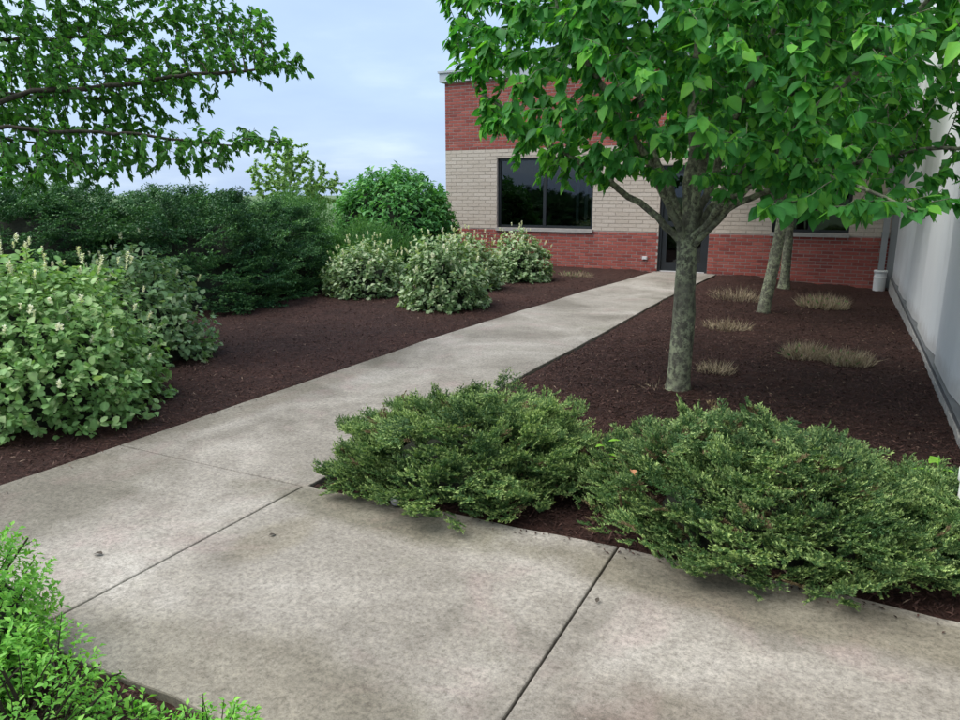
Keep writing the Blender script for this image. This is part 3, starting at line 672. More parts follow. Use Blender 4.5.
# ------------------------------------------------------------------ trees
def resample(P, st):
    P = np.asarray(P, float); seg = np.linalg.norm(np.diff(P, axis=0), axis=1); s_ = np.concatenate([[0], np.cumsum(seg)])
    n = max(2, int(s_[-1]/st)+1); t = np.linspace(0, s_[-1], n)
    return np.stack([np.interp(t, s_, P[:, k]) for k in range(3)], 1)
class Skel:
    def __init__(s): s.P = []; s.par = []; s.fix = []
    def chain(s, pts, parent, st=.1, r=None, wig=0.0, seed=0):
        Q = resample(pts, st); rg = np.random.default_rng(seed)
        if wig and len(Q) > 3:
            o = rg.normal(0, wig, (len(Q), 3)); o = (o+np.roll(o, 1, 0)+np.roll(o, -1, 0))/1.7; o[0] = 0; Q = Q+o
        for k, q in enumerate(Q):
            if parent >= 0 and k == 0: continue
            s.P.append(q); s.par.append(parent); s.fix.append(0 if r is None else r[0]+(r[1]-r[0])*k/(len(Q)-1)); parent = len(s.P)-1
        return parent
    def near(s, p): return int(np.argmin(np.linalg.norm(np.array(s.P)-p, axis=1)))
    def colonize(s, A, step=.11, di=1.2, dk=.2, iters=70, trop=(0, 0, .0), start=0, seed=0):
        rg = np.random.default_rng(seed); A = np.asarray(A, float)
        P = np.array(s.P); dist = np.full(len(A), 1e9); near = np.zeros(len(A), int)
        def upd(i0):
            for c0 in range(0, len(A), 4000):
                a = A[c0:c0+4000]
                d = np.linalg.norm(a[:, None]-P[None, i0:], axis=2); j = d.argmin(1); dm = d[np.arange(len(a)), j]
                b = dm < dist[c0:c0+4000]; dist[c0:c0+4000][b] = dm[b]; near[c0:c0+4000][b] = j[b]+i0
        upd(start); alive = dist > dk; kids = {}
        for it in range(iters):
            act = alive & (dist < di*(3 if it < 6 else 1))
            if not act.any(): break
            idx = near[act]; D = unit(A[act]-P[idx]); un, inv = np.unique(idx, return_inverse=True)
            S = np.zeros((len(un), 3)); np.add.at(S, inv, D)
            S = unit(unit(S)+np.array(trop)+rg.normal(0, .12, S.shape)); new = []; i0 = len(P)
            for k, u_ in enumerate(un):
                if kids.get(u_, 0) >= 3: continue
                kids[u_] = kids.get(u_, 0)+1; q = P[u_]+S[k]*step
                new.append(q); s.par.append(int(u_)); s.fix.append(0)
            if not new: break
            P = np.vstack([P, new]); upd(i0); alive &= dist > dk
        s.P = list(P)
    def radii(s, tip=.0035, ex=2.35, cap=.05):
        n = len(s.P); acc = np.zeros(n); R = np.zeros(n); s.ch = [[] for _ in range(n)]
        for i in range(n-1, -1, -1):
            R[i] = acc[i]**(1/ex) if acc[i] > 0 else tip
            R[i] = min(R[i], cap)
            if s.fix[i]: R[i] = max(s.fix[i], 0 if s.fix[i] > .02 else R[i])
            if s.par[i] >= 0: acc[s.par[i]] += R[i]**ex if not s.fix[i] else min(R[i], cap)**ex; s.ch[s.par[i]].append(i)
        s.R = R; return R
    def mesh(s, mb, kthick=12, kthin=5, rough=.1):
        R = s.R; starts = [i for i in range(len(s.P)) if s.par[i] < 0]
        stack = [(None, i) for i in starts]
        while stack:
            par, i = stack.pop(); pts = []; rs = []
            if par is not None: pts.append(s.P[par]); rs.append(min(R[par], R[i]*1.15))
            while True:
                pts.append(s.P[i]); rs.append(R[i]); ch = s.ch[i]
                if not ch: break
                m_ = max(ch, key=lambda c: R[c])
                for c in ch:
                    if c != m_: stack.append((i, c))
                i = m_
            if len(pts) < 2: continue
            big = max(rs) > .06
            mb.tube(pts, rs, 18 if big else (8 if max(rs) > .015 else 4), True, None, rough if big else 0, 3)

def leaf_points(sk, rng, per=2, maxr=.006, spread=.05, lo=.0):
    P = np.array(sk.P); R = sk.R; idx = np.where(R < maxr)[0]; par = np.array(sk.par)[idx]
    D = unit(P[idx]-P[par]); idx = np.repeat(np.arange(len(idx)), per)
    base = P[np.where(R < maxr)[0]][idx]; D = D[idx]
    base = base-D*rng.uniform(0, .1, (len(base), 1))
    return base, D
def leaf_xf(base, D, rng, size, droop, out, jitter=.5, svar=.25):
    """leaves spring sideways from twigs and hang; out = rough outward direction"""
    n = len(base); side = unit(rng.normal(0, 1, (n, 3))*np.array([1, 1, .35])+out*.9+D*.5)
    ax = unit(side+np.array([0, 0, -1])*np.abs(rng.normal(droop, .35, (n, 1))))
    up = unit(np.array([0, 0, 1.0])+out*.6+rng.normal(0, jitter, (n, 3)))
    S = size*np.clip(rng.normal(1, svar, n), .4, 1.5)
    return frames(ax, up, S), ax

def show_leaves(parent, base, Mx, tint, tmpl, mat, n, name='leaf', sizeref=None, cell=9, keep=2):
    """of all leaves choose the n that show largest from the path; they become objects, the rest is returned"""
    u, v, d = project(base); inside = (u > 2) & (u < 958) & (v > 2) & (v < 718)
    S = np.linalg.norm(Mx[:, :, 1], axis=1)
    cellid = (np.floor(u/cell).astype(int)*4096+np.floor(v/cell).astype(int))
    cand = np.where(inside)[0]; cand = cand[np.argsort(d[cand])]; seen = {}; ok = []
    for c in cand:
        k = cellid[c]; q = seen.get(k, 0)
        if q < keep: ok.append(c); seen[k] = q+1
    ok = np.array(ok)
    vd = unit(base[ok]-np.array([0, 0, CAM_H])); face = np.abs((Mx[ok][:, :, 2]/S[ok][:, None]*vd).sum(1))
    sc_ = S[ok]/d[ok]*(0.35+face); pickd = ok[np.argsort(-sc_)[:n]]
    levels = {}
    from mathutils import Matrix
    off = Vector((0, 0, 0)); q = parent
    while q: off += q.location; q = q.parent
    for c in pickd:
        key = (round(float(tint[c, 0])*3), round(float(tint[c, 1])*2))
        if key not in levels:
            m_ = MB(); m_.scatter(tmpl, np.eye(3)[None], np.zeros((1, 3)), np.array([[key[0]/3+.001, key[1]/2]])); levels[key] = m_.mesh(name, True); levels[key].materials.append(mat)
        o = bpy.data.objects.new(name, levels[key]); col.objects.link(o); o.parent = parent
        mt_ = Matrix([list(map(float, Mx[c][r]))+[float(base[c][r])-off[r]] for r in range(3)]+[[0, 0, 0, 1]])
        o.matrix_basis = mt_
    restm = np.ones(len(base), bool); restm[pickd] = False
    return restm

def ell(rng, n, c, r, shell=0.0):
    v = unit(rng.normal(0, 1, (n, 3))); q = (shell+(1-shell)*rng.random((n, 1)))**(1/3 if not shell else .6)
    return np.asarray(c)+v*q*np.asarray(r)

def shade_tree(loc, label, limbs, atts, seed, trunk_r, size=.115, per=2, ind=0, lean=(0, 0), fork=1.25, young=.16, droop=.75, group=None, dk=.13, bark='bark'):
    rng = np.random.default_rng(seed)
    t = thing('shade_tree', label, 'tree', loc, group)
    sk = Skel(); b = np.array(loc, float); top = b+np.array([lean[0], lean[1], fork])
    tp = sk.chain([b+[0, 0, -.1], b+(top-b)*.5+[.015, -.01, 0], top], -1, .08, (trunk_r*1.06, trunk_r*.9))
    sk.fix[0] = trunk_r*1.5; sk.fix[1] = trunk_r*1.28; sk.fix[2] = trunk_r*1.12
    for k, (pts, r0, r1) in enumerate(limbs):
        st = sk.near(np.array(pts[0])) if k else tp
        sk.chain(np.vstack([sk.P[st], pts[1:]]), st, .09, (r0, r1), .012, seed+k)
    sk.colonize(atts, .09, 1.0, dk, 60, (0, 0, .02), tp, seed)
    sk.radii(.0025, 2.4, .03)
    m_ = MB(); sk.mesh(m_, rough=.13); m_.build('trunk', M[bark], t, True)
    base, D = leaf_points(sk, rng, per, .0075)
    out_ = unit((base-(b+[0, 0, 2.6]))*np.array([1, 1, .35]))
    Mx, ax = leaf_xf(base, D, rng, size, droop, out_)
    tint = np.stack([np.clip(rng.normal(.45, .25, len(base)), 0, 1), np.where(rng.random(len(base)) < young, rng.uniform(.3, 1, len(base)), rng.uniform(0, .12, len(base)))], 1)
    tm = [leaf6(.68, .2, .22), leaf6(.62, .42, .4), leaf6(.72, .08, .12)]
    cm = MB(); which = rng.integers(0, 3, len(base))
    crown = None
    rest = np.ones(len(base), bool)
    hold = bpy.data.objects.new('crown', None)
    if ind:
        # individual leaves need the crown object first
        pass
    bpy.data.objects.remove(hold)
    return t, base, Mx, tint, tm, which, rng
def finish_crown(t, base, Mx, tint, tm, which, mat, ind=0, label=None):
    sel = np.ones(len(base), bool)
    cm = MB(); ph = bpy.data.objects.new('crown', bpy.data.meshes.new('crown')); col.objects.link(ph); ph.parent = t
    ph.location = -t.location
    if ind: sel = show_leaves(ph, base, Mx, tint, leaf_t(1, .66, .2, .22), mat, ind)
    for k in range(len(tm)):
        q = sel & (which == k)
        if q.any(): cm.scatter(tm[k], Mx[q], base[q], tint[q])
    me = cm.mesh('crown', True); me.materials.append(mat); ph.data = me
    tag(ph, label, kind='stuff')
    return ph

rng = np.random.default_rng(21)
# --- nearest tree
T1 = np.array([-1.14, 5.95, 0.0])
def r3(x, y, z): return T1+np.array([x, y, z])
fk = 1.18
limbs1 = [
    ([r3(0, 0, fk), r3(.02, .02, 1.9), r3(.0, .05, 2.6), r3(.05, .1, 4.4)], .07, .016),
    ([r3(0, 0, fk), r3(-.22, -.10, 1.42), r3(-.55, -.22, 1.68), r3(-1.1, -.35, 2.0), r3(-1.75, -.35, 2.5)], .032, .009),
    ([r3(0, 0, fk), r3(.25, -.15, 1.42), r3(.62, -.42, 1.85), r3(1.1, -.75, 2.35), r3(1.55, -1.0, 2.8)], .036, .010),
    ([r3(0, 0, fk), r3(-.18, .2, 1.5), r3(-.7, .6, 2.2), r3(-1.4, 1.0, 3.1)], .032, .009),
    ([r3(0, 0, fk), r3(.14, .22, 1.5), r3(.5, .8, 2.2), r3(.9, 1.4, 3.0)], .032, .009),
    ([r3(0, 0, fk), r3(-.10, -.2, 1.55), r3(-.35, -.75, 2.1), r3(-.6, -1.3, 2.7)], .036, .012),
    ([r3(0, 0, fk+.1), r3(-.16, -.02, 1.65), r3(-.5, .0, 2.5), r3(-1.0, .1, 3.7)], .038, .010),
    ([r3(0, 0, fk+.1), r3(.14, .02, 1.65), r3(.42, -.1, 2.5), r3(.9, -.2, 3.7)], .038, .010),
    ([r3(0, 0, fk+.1), r3(.08, -.14, 1.65), r3(.2, -.5, 2.4), r3(.4, -1.1, 3.3)], .04, .012),
    ([r3(0, 0, fk), r3(.2, -.2, 1.42), r3(.55, -.7, 1.72), r3(.95, -1.1, 1.72), r3(1.45, -1.4, 1.54)], .028, .008),
    ([r3(0, 0, fk), r3(.2, -.05, 1.45), r3(.7, -.1, 1.7), r3(1.35, -.35, 1.85), r3(1.75, -.6, 1.9)], .03, .01),
]
def crown_pts(c, rad, n, rng, zlo, holes_r, xmax=0.68, ymax=15.2, wob_seed=0, amp=.28):
    v = unit(rng.normal(0, 1, (n*5, 3))); q = rng.random(n*5)**(1/2.2)
    lump = 1+amp*(fbm(v*2.6+wob_seed, wob_seed, 2)-.5)*2
    P = np.asarray(c)+v*(q*lump)[:, None]*np.asarray(rad)
    h = np.hypot(P[:, 0]-c[0], P[:, 1]-c[1])
    zmin = zlo(P, h)
    k = (P[:, 2] > zmin) & (P[:, 0] < xmax) & (P[:, 1] < ymax) & ((h > holes_r) | (P[:, 2] > c[2]+.6))
    P = P[k]
    # tiers: gaps between layers of foliage
    tier = vnoise(np.stack([P[:, 0]*.8, P[:, 1]*.8, P[:, 2]*3.2], 1), wob_seed+5)
    P = P[tier > .3]
    return P[:n]
A1 = crown_pts(T1+np.array([0, 0, 2.95]), (2.08, 2.15, 1.7), 4200, rng,
               lambda P, h: 1.58+.12*np.clip(h-1.0, 0, 2)+.12*vnoise(P*2.2, 4), .45, wob_seed=2)
spur = [ell(rng, 110, T1+np.array([1.15, -1.3, 1.66]), (.62, .36, .07))-np.array([0, 0, .12]), ell(rng, 50, T1+np.array([1.45, -1.45, 2.35]), (.3, .3, .2)), ell(rng, 60, T1+np.array([1.42, -.8, 1.68]), (.42, .38, .12)), ell(rng, 40, T1+np.array([1.5, -1.2, 2.3]), (.35, .3, .15))]
A1 = np.vstack([A1]+spur); A1 = A1[A1[:, 0] < .72]
lat = .893*(A1[:, 0]-T1[0])+.449*(A1[:, 1]-T1[1]); A1 = A1[lat > -1.68-.36*np.clip((A1[:, 2]-2.45)/.15, 0, 1)]     # fuller above, narrower skirt on the walk side
t1 = shade_tree(T1, 'nearest shade tree with lichen covered trunk beside the walk', limbs1, A1, 5, .09, .086, 7, young=.3)
finish_crown(*t1[:6], M['tree'], 300)

def back_tree(loc, lean, label, seed, tr):
    T = np.array(loc); rg = np.random.default_rng(seed)
    def q(x, y, z): return T+np.array([lean[0]+x, lean[1]+y, z])
    lim = [([q(0, 0, 1.4), q(0, 0, 2.2), q(.05, 0, 4.2)], tr*.8, .02)]
    for k in range(8):
        a = k*.785+rg.uniform(-.3, .3); e_ = rg.uniform(.5, 1.0); r_ = rg.uniform(1.3, 1.7)
        lim.append(([q(0, 0, 1.4), q(.2*math.cos(a), .2*math.sin(a), 1.65), q(.7*math.cos(a), .7*math.sin(a), 1.9+.5*e_), q(r_*math.cos(a)*(.75 if math.cos(a) > 0 else 1), r_*math.sin(a), 2.2+1.1*e_)], .036, .012))
    A = crown_pts(T+np.array([lean[0], lean[1], 3.0]), (2.1, 2.0, 1.75), 2200, rg, lambda P, h: 1.72+.10*np.clip(h-1., 0, 2)+.2*vnoise(P*2.2, seed), .4, wob_seed=seed)
    t = shade_tree(T, label, lim, A, seed, tr, .125, 3, dk=.16, lean=lean, fork=1.4, young=.05)
    finish_crown(*t[:6], M['tree'], 0)
back_tree((-.95, 10.6, 0), (.16, .05), 'middle of the three shade trees, with a leaning trunk', 31, .08)
back_tree((-.93, 14.0, .04), (-.02, .0), 'farthest shade tree close to the brick wall', 37, .082)

# --- spreading tree on the left
TL = np.array([-8.1, 2.3, 0.0]); rg = np.random.default_rng(51)
plates = []
def plate(u, v, dep, rx, rz, n): plates.append(ell(rg, n, at(u, v, dep), (rx, rx, rz)))
for a in [(275, 62, 7.2, .42, .14, 40), (215, 50, 7.3, .55, .2, 70), (240, 140, 6.8, .42, .12, 40), (180, 150, 6.8, .6, .18, 80), (150, 110, 7.1, .55, .22, 80), (120, 25, 7.4, .5, .25, 55),
          (195, 10, 7.6, .5, .2, 60), (235, 25, 7.5, .4, .15, 40), (150, 60, 7.3, .5, .2, 60), (90, 75, 6.8, .7, .3, 110), (40, 120, 6.8, .8, .3, 120), (60, 165, 6.5, .7, .12, 70), (110, 160, 6.7, .6, .14, 70), (10, 165, 6.3, .6, .18, 60), (20, 40, 7.0, .8, .35, 100), (60, 0, 7.4, .8, .3, 90), (-60, 90, 6.6, .9, .7, 150), (-40, -80, 7, 1.3, .8, 150), (120, -90, 7.6, 1.2, .6, 110),
          (175, 90, 7.0, .35, .14, 30), (0, 90, 7.4, .7, .3, 70)]: plate(*a)
AL = np.vstack(plates)
AL = np.vstack([AL+rg.normal(0, .06, AL.shape) for _ in range(4)])
lbs = [([TL+[0, 0, 1.5], TL+[.1, 0, 3], TL+[.1, .1, 4.6]], .11, .03)]
for k, e_ in enumerate([(265, 70, 7.2), (232, 143, 6.8), (120, 100, 7.1), (60, 150, 6.6), (90, 40, 7.3), (0, 120, 6.9), (120, -80, 7.5), (-40, -60, 7)]):
    E_ = at(*e_); s0 = TL+np.array([0, 0, 1.6+.18*k]); mid = s0*.45+E_*.55+np.array([0, 0, .22])
    lbs.append(([s0, mid, E_], .022, .004))
tl = shade_tree(TL, 'spreading leafy tree whose boughs reach in at the upper left', lbs, AL, 53, .16, .060, 8, dk=.105, bark='twig', fork=1.5, young=.08, droop=.6)
finish_crown(*tl[:6], M['ltree'], 0)

# --- airy little tree beyond the hedge and round bush by the building
def mound_pts(n, c, r, rng, seed, amp=.16, fr=2.2, zsq=1.6, depth=.12, power=2.0, low=.0, ang=0, even=False):
    """points in the outer skin of a lumpy mound standing on the ground; also outward directions"""
    v = unit(rng.normal(0, 1, (n*2, 3))); v[:, 2] = np.abs(v[:, 2])*(1-low)-low*rng.random(n*2)*.5
    v = unit(v)[:n]
    if even:
        k = np.arange(n)+.5; zz_ = -low+(1+low)*k/n; ph_ = k*2.399963+rng.normal(0, .12, n); q_ = np.sqrt(np.clip(1-zz_**2, 0, 1))
        v = unit(np.stack([q_*np.cos(ph_), q_*np.sin(ph_), zz_], 1)+rng.normal(0, .35/math.sqrt(n)*2, (n, 3)))
    sc_ = (np.abs(v[:, 0])**power+np.abs(v[:, 1])**power+np.abs(v[:, 2])**power)**(-1/power)
    lump = 1+amp*2*(fbm(v*np.array([fr, fr, fr*zsq])+seed*3.7, seed, 3)-.5)
    k = 1-depth*rng.random(n)**1.5
    P = v*(sc_*lump*k)[:, None]*np.asarray(r)
    ca, sa = math.cos(ang), math.sin(ang); Rm = np.array([[ca, -sa, 0], [sa, ca, 0], [0, 0, 1]])
    return P@Rm.T+np.asarray(c), unit((v/np.asarray(r))@Rm.T)
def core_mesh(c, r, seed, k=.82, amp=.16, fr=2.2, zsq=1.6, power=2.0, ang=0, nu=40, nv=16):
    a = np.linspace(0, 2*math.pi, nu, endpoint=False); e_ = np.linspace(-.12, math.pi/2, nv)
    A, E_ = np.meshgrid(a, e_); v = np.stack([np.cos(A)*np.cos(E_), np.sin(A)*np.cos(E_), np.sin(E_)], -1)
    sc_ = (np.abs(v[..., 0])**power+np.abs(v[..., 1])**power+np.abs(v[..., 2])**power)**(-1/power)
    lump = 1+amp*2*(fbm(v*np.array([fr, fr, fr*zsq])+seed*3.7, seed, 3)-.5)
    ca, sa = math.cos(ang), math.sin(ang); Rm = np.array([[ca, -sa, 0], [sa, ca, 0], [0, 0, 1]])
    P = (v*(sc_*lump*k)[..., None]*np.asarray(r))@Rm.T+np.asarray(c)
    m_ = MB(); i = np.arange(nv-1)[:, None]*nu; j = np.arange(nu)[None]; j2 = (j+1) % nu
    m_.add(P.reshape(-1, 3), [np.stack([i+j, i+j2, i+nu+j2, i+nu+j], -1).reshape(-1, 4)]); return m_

# needle shrubs -----------------------------------------------------
SPR = [spray_t(.058, 3, .044, 250, .0125, .0070, s_, .95, .3) for s_ in range(4)]
YEW = [spray_t(.17, 3, .11, 75, .028, .019, 40+s_, .85, .1) for s_ in range(4)]
JUN = [spray_t(.26, 3, .14, 55, .035, .014, 60+s_, .5, .4) for s_ in range(3)]
def needle_shrub(name, label, cat, c, r, n, tm, mat, seed, horiz=.6, up=.25, amp=.16, fr=2.2, zsq=1.6, size=1.0, group=None, power=2.2, young=.5, deadfrac=0, ang=0, depth=.22, low=.10, corek=.66, per=16, fan=.10, prot=.55, slope=0.0):
    rg = np.random.default_rng(seed)
    t = thing(name, label, cat, c, group)
    nf = max(20, n//per); Pf, Nf = mound_pts(nf, c, r, rg, seed, amp, fr, zsq, depth, power, low, ang, True)
    az = rg.normal(0, .35, nf); H = Nf*np.array([1, 1, 1-horiz])+rg.normal(0, .15, (nf, 3))
    Df = unit(unit(H)+np.array([0, 0, up])+rg.normal(0, .18, (nf, 3)))
    Pf = Pf+Df*rg.uniform(-.3, prot, (nf, 1))*fan
    upf = unit(np.array([0, 0, 1.0])+Nf*.22+rg.normal(0, .15, (nf, 3))); Xf = unit(np.cross(Df, upf)); Uf = np.cross(Xf, Df)
    wf = rg.uniform(.7, 1.35, nf)*fan
    i = np.repeat(np.arange(nf), per); n = len(i); back = rg.random(n)**.8; lat = rg.uniform(-1, 1, n)*(.35+.75*back)
    P = Pf[i]-Df[i]*(back*wf[i]*1.5)[:, None]+Xf[i]*(lat*wf[i])[:, None]+Uf[i]*(rg.normal(0, .09, n)*fan-back*.12*fan-.2*np.abs(lat)*fan)[:, None]
    D = unit(Df[i]+Xf[i]*(lat*.75)[:, None]+rg.normal(0, .16, (n, 3))); upv = unit(Uf[i]+rg.normal(0, .2, (n, 3)))
    q_ = np.hypot((P[:, 0]-c[0])/r[0], (P[:, 1]-c[1])/r[1]); P[:, 2] = P[:, 2]*(1-np.abs(slope)*np.clip(np.sign(slope)*(P[:, 0]-c[0])/r[0], -.6, 1))
    keep = (P[:, 2] > .03) & ((q_ < 1.06) | (P[:, 2] > .3*r[2])) & (P[:, 2] < 1.6*r[2]); P, D, upv, i = P[keep], D[keep], upv[keep], i[keep]; n = len(P)
    S = size*np.clip(rg.normal(1, .22, n), .5, 1.6)
    Mx = frames(D, upv, S); 
    ftint = rg.normal(0, .16, nf)[i]
    patch = fbm(P*3.0, seed+3, 2)
    tint = np.stack([np.clip(.4+1.0*(patch-.5)+ftint+rg.normal(0, .15, n), .001, 1), np.clip(rg.normal(young, .2, n)+ftint+.5*(patch-.5), 0, 1)], 1)
    m_ = MB(); dm = MB(); which = rg.integers(0, len(tm), n); dead = rg.random(n) < deadfrac
    for k in range(len(tm)):
        v, f, b = tm[k]
        for mbx, q in ((m_, (which == k) & ~dead), (dm, (which == k) & dead)):
            if q.any():
                i0 = len(mbx.C); mbx.scatter(tm[k], Mx[q], P[q], tint[q])
                C = mbx.C[-1].copy(); C[:, 1] = C[:, 1]*np.clip(C[:, 2]*2.2-.9, 0, 1); mbx.C[-1] = C    # new growth only at shoot tips
    tag(m_.build('foliage', mat, t), kind='stuff')
    if dm.n: tag(dm.build('dry_sprigs', M['dead'], t), kind='stuff')
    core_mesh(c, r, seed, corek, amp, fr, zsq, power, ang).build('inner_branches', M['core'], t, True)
    return t
S1, S2, S3 = np.array([-1.88, 3.56, .0]), np.array([-.23, 3.56, .0]), np.array([.52, 3.85, 0])
sg = 'dwarf spruces along the bed edge'
needle_shrub('dwarf_spruce', 'low mounded dwarf spruce left of the mulch gap at the walk corner', 'shrub', S1, (.82, .76, .46), 6800, SPR, M['spruce'], 71, .85, .12, slope=-.18, corek=.56, depth=.3, fan=.125, per=21, prot=.8, amp=.21, fr=3.0, zsq=1.6, group=sg, deadfrac=.03, young=.55)
needle_shrub('dwarf_spruce', 'wide mounded dwarf spruce in front, right of the mulch gap', 'shrub', S2, (.85, .77, .50), 7200, SPR, M['spruce'], 72, .85, .12, slope=.3, corek=.54, depth=.3, fan=.125, per=21, prot=.8, amp=.21, fr=3.0, zsq=1.6, group=sg, deadfrac=.05, young=.55)
needle_shrub('dwarf_spruce', 'small darker dwarf spruce half behind the wide one, beside the white pipe', 'shrub', S3, (.30, .50, .28), 1800, SPR, M['spruce'], 73, .85, .12, fan=.125, per=21, prot=.7, amp=.15, fr=3, group=sg, young=.25)

yg = 'dark evergreens behind the left bed'
needle_shrub('yew', 'broad dark evergreen shrub at the left edge, behind the flowering shrub', 'shrub', (-10.4, 6.5, 0), (1.8, 1.55, 1.80), 5200, YEW, M['yew'], 81, .72, .1, .17, 2.4, 1.6, 1.0, yg, 2.4, .4, low=.05, fan=.25, per=18, corek=.74, depth=.2)
needle_shrub('yew', 'large dark evergreen shrub with feathery top in the middle of the left bed', 'shrub', (-8.9, 7.9, 0), (1.65, 1.55, 1.72), 5200, YEW, M['yew'], 82, .72, .1, .17, 2.4, 1.6, 1.0, yg, 2.4, .45, low=.05, fan=.25, per=18, corek=.74, depth=.2)
needle_shrub('yew', 'lower dark evergreen shrub beside the pale flowering shrubs', 'shrub', (-8.75, 9.4, 0), (1.0, 1.05, 1.52), 2800, YEW, M['yew'], 83, .72, .1, .17, 2.2, 1.6, .95, yg, 2.3, .55, low=.05, fan=.22, per=18, corek=.74, depth=.2)
needle_shrub('juniper', 'low spreading light green juniper below the round bush', 'shrub', (-8.5, 12.0, 0), (1.1, 1.0, .95), 1800, JUN, M['juniper'], 84, .75, .12, .12, 2.4, 2.0, 1.0, None, 2.2, .4, low=.05, fan=.25, per=14)
needle_shrub('juniper', 'light green upright juniper tips showing past the dark evergreens', 'shrub', (-10.1, 11.5, 0), (1.1, .9, 1.5), 1600, JUN, M['juniper'], 85, .4, .35, .15, 2.4, 1.6, 1.0, None, 2.2, .4, low=.05, fan=.25, per=14)

# leafy shrubs -------------------------------------------------------
def bloom_t(seed):
    r = np.random.default_rng(seed); V = []; B = []
    for k in range(46):
        t = r.random(); a = r.uniform(0, 6.283); rad = .32*(1-.35*t)*(.5+.5*min(1, t*4))
        o = np.array([0, 0, t]); d = np.array([math.cos(a)*rad, math.sin(a)*rad, .12]); s_ = np.cross(d, [0, 0, 1]); s_ = s_/np.linalg.norm(s_)*.085
        V += [o-s_*.6, o+s_*.6, o+d+s_*.5, o+d-s_*.5]; B += [t]*4
    V = np.array(V)[:, [0, 2, 1]]*np.array([1, 1, -1])
    return V, [np.arange(len(V)).reshape(-1, 4)], np.array(B)
BL = [bloom_t(s_) for s_ in range(3)]
def leafy_shrub(name, label, c, r, nt_, seed, mat, leaf, blooms=0, per=7, tm=None, group=None, young=.2, ind=0, droop=.2, amp=.16, power=2.0, depth=.35, twl=.16, cat='shrub', corek=.6, low=.1, stems=26, ylevel=(.2, .9), bsize=.066, fr=2.4, bhi=.55):
    rg = np.random.default_rng(seed); t = thing(name, label, cat, c, group); c = np.asarray(c, float); r = np.asarray(r, float)
    P, Nn = mound_pts(nt_, c, r, rg, seed, amp, fr, 1.0, depth, power, low)
    k = P[:, 2] > .04; P, Nn = P[k], Nn[k]; n = len(P)
    Dt = unit(Nn+np.array([0, 0, .55])+rg.normal(0, .3, (n, 3)))
    tt = rg.random((n, per)); base = (P[:, None]-Dt[:, None]*(twl*(1-tt))[..., None]).reshape(-1, 3); Dl = np.repeat(Dt, per, 0); N2_ = np.repeat(Nn, per, 0)
    m = len(base); side = unit(np.cross(Dl, rg.normal(0, 1, (m, 3))))
    ax = unit(side+Dl*.45+N2_*.35+np.array([0, 0, -droop]))
    up = unit(np.array([0, 0, 1.])+N2_*.5+rg.normal(0, .4, (m, 3)))
    S = leaf*np.clip(rg.normal(1, .25, m), .45, 1.5)
    Mx = frames(ax, up, S)
    yv = np.where(rg.random(m) < young+.25*(tt.ravel() > .8)*young*3, rg.uniform(*ylevel, m), rg.uniform(0, .15, m))
    tint = np.stack([np.clip(rg.normal(.5, .25, m), .001, 1), yv], 1)
    tm = tm or [leaf6(.9, .15, .15), leaf6(.82, .3, .3)]
    ph = bpy.data.objects.new('foliage', bpy.data.meshes.new('foliage')); col.objects.link(ph); ph.parent = t; ph.location = -t.location
    sel = np.ones(m, bool)
    if ind: sel = show_leaves(ph, base, Mx, tint, leaf_t(1, .85, .15, .15, 'round', .12), mat, ind, cell=7)
    which = rg.integers(0, len(tm), m); mb_ = MB()
    for q in range(len(tm)):
        s_ = sel & (which == q); mb_.scatter(tm[q], Mx[s_], base[s_], tint[s_])
    me = mb_.mesh('foliage', True); me.materials.append(mat); ph.data = me; tag(ph, kind='stuff')
    sm = MB()
    for q in range(stems):
        i = rg.integers(0, n); e_ = P[i]; b0 = c+np.array([rg.normal(0, .12)*r[0], rg.normal(0, .12)*r[1], -.05]); mid = b0*.5+e_*.5+np.array([0, 0, .12*r[2]])+rg.normal(0, .04, 3)
        pts = resample([b0, mid, e_], .12); sm.tube(pts, np.linspace(.009, .003, len(pts)), 5)
    tw = rg.choice(n, min(n, 350 if corek and leaf > .03 else 70), False)
    for i in tw: sm.tube([P[i]-Dt[i]*(twl*1.7), P[i]-Dt[i]*twl*.6, P[i]], [.003, .0022, .0012], 3, False)
    sm.build('stems', M['twig'], t)
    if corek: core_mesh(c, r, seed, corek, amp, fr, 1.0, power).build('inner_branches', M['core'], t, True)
    if blooms:
        wgt = np.clip((P[:, 2]-c[2])/r[2]-bhi+.35, 0.01, 1)**2*(Nn[:, 2] > -.2); ids = rg.choice(n, min(blooms, n-1), False, wgt/wgt.sum())
        for i in ids[:]:
            pass
        bm_ = MB(); D = unit(Dt[ids]+np.array([0, 0, 1.0])); Mb = frames(D, unit(rg.normal(0, 1, (len(ids), 3))), bsize*rg.uniform(.7, 1.2, len(ids)))
        wh = rg.integers(0, 3, len(ids)); tb_ = np.stack([rg.random(len(ids)), rg.random(len(ids))*.5], 1)
        bb = P[ids]+Nn[ids]*.05+D*.03
        for q in range(3):
            s_ = wh == q
            if s_.any(): bm_.scatter(BL[q], Mb[s_], bb[s_], tb_[s_])
        tag(bm_.build('blossoms', M['bloom'], t), 'cream bottlebrush blossoms', kind='stuff')
    return t
fg = 'pale flowering shrubs along the left bed'
leafy_shrub('flowering_shrub', 'large bright green flowering shrub in the left foreground with cream blooms', (-5.42, 3.22, 0), (1.02, 1.0, 1.22), 2100, 91, M['foth'], .047, 120, 9, group=fg, ind=300, young=.22, ylevel=(.15, .8), amp=.2, fr=3)
leafy_shrub('flowering_shrub', 'greyish green flowering shrub close behind the large bright one', (-6.15, 4.75, 0), (.72, .72, 1.12), 700, 92, M['fothg'], .055, 30, 8, group=fg, young=.2)
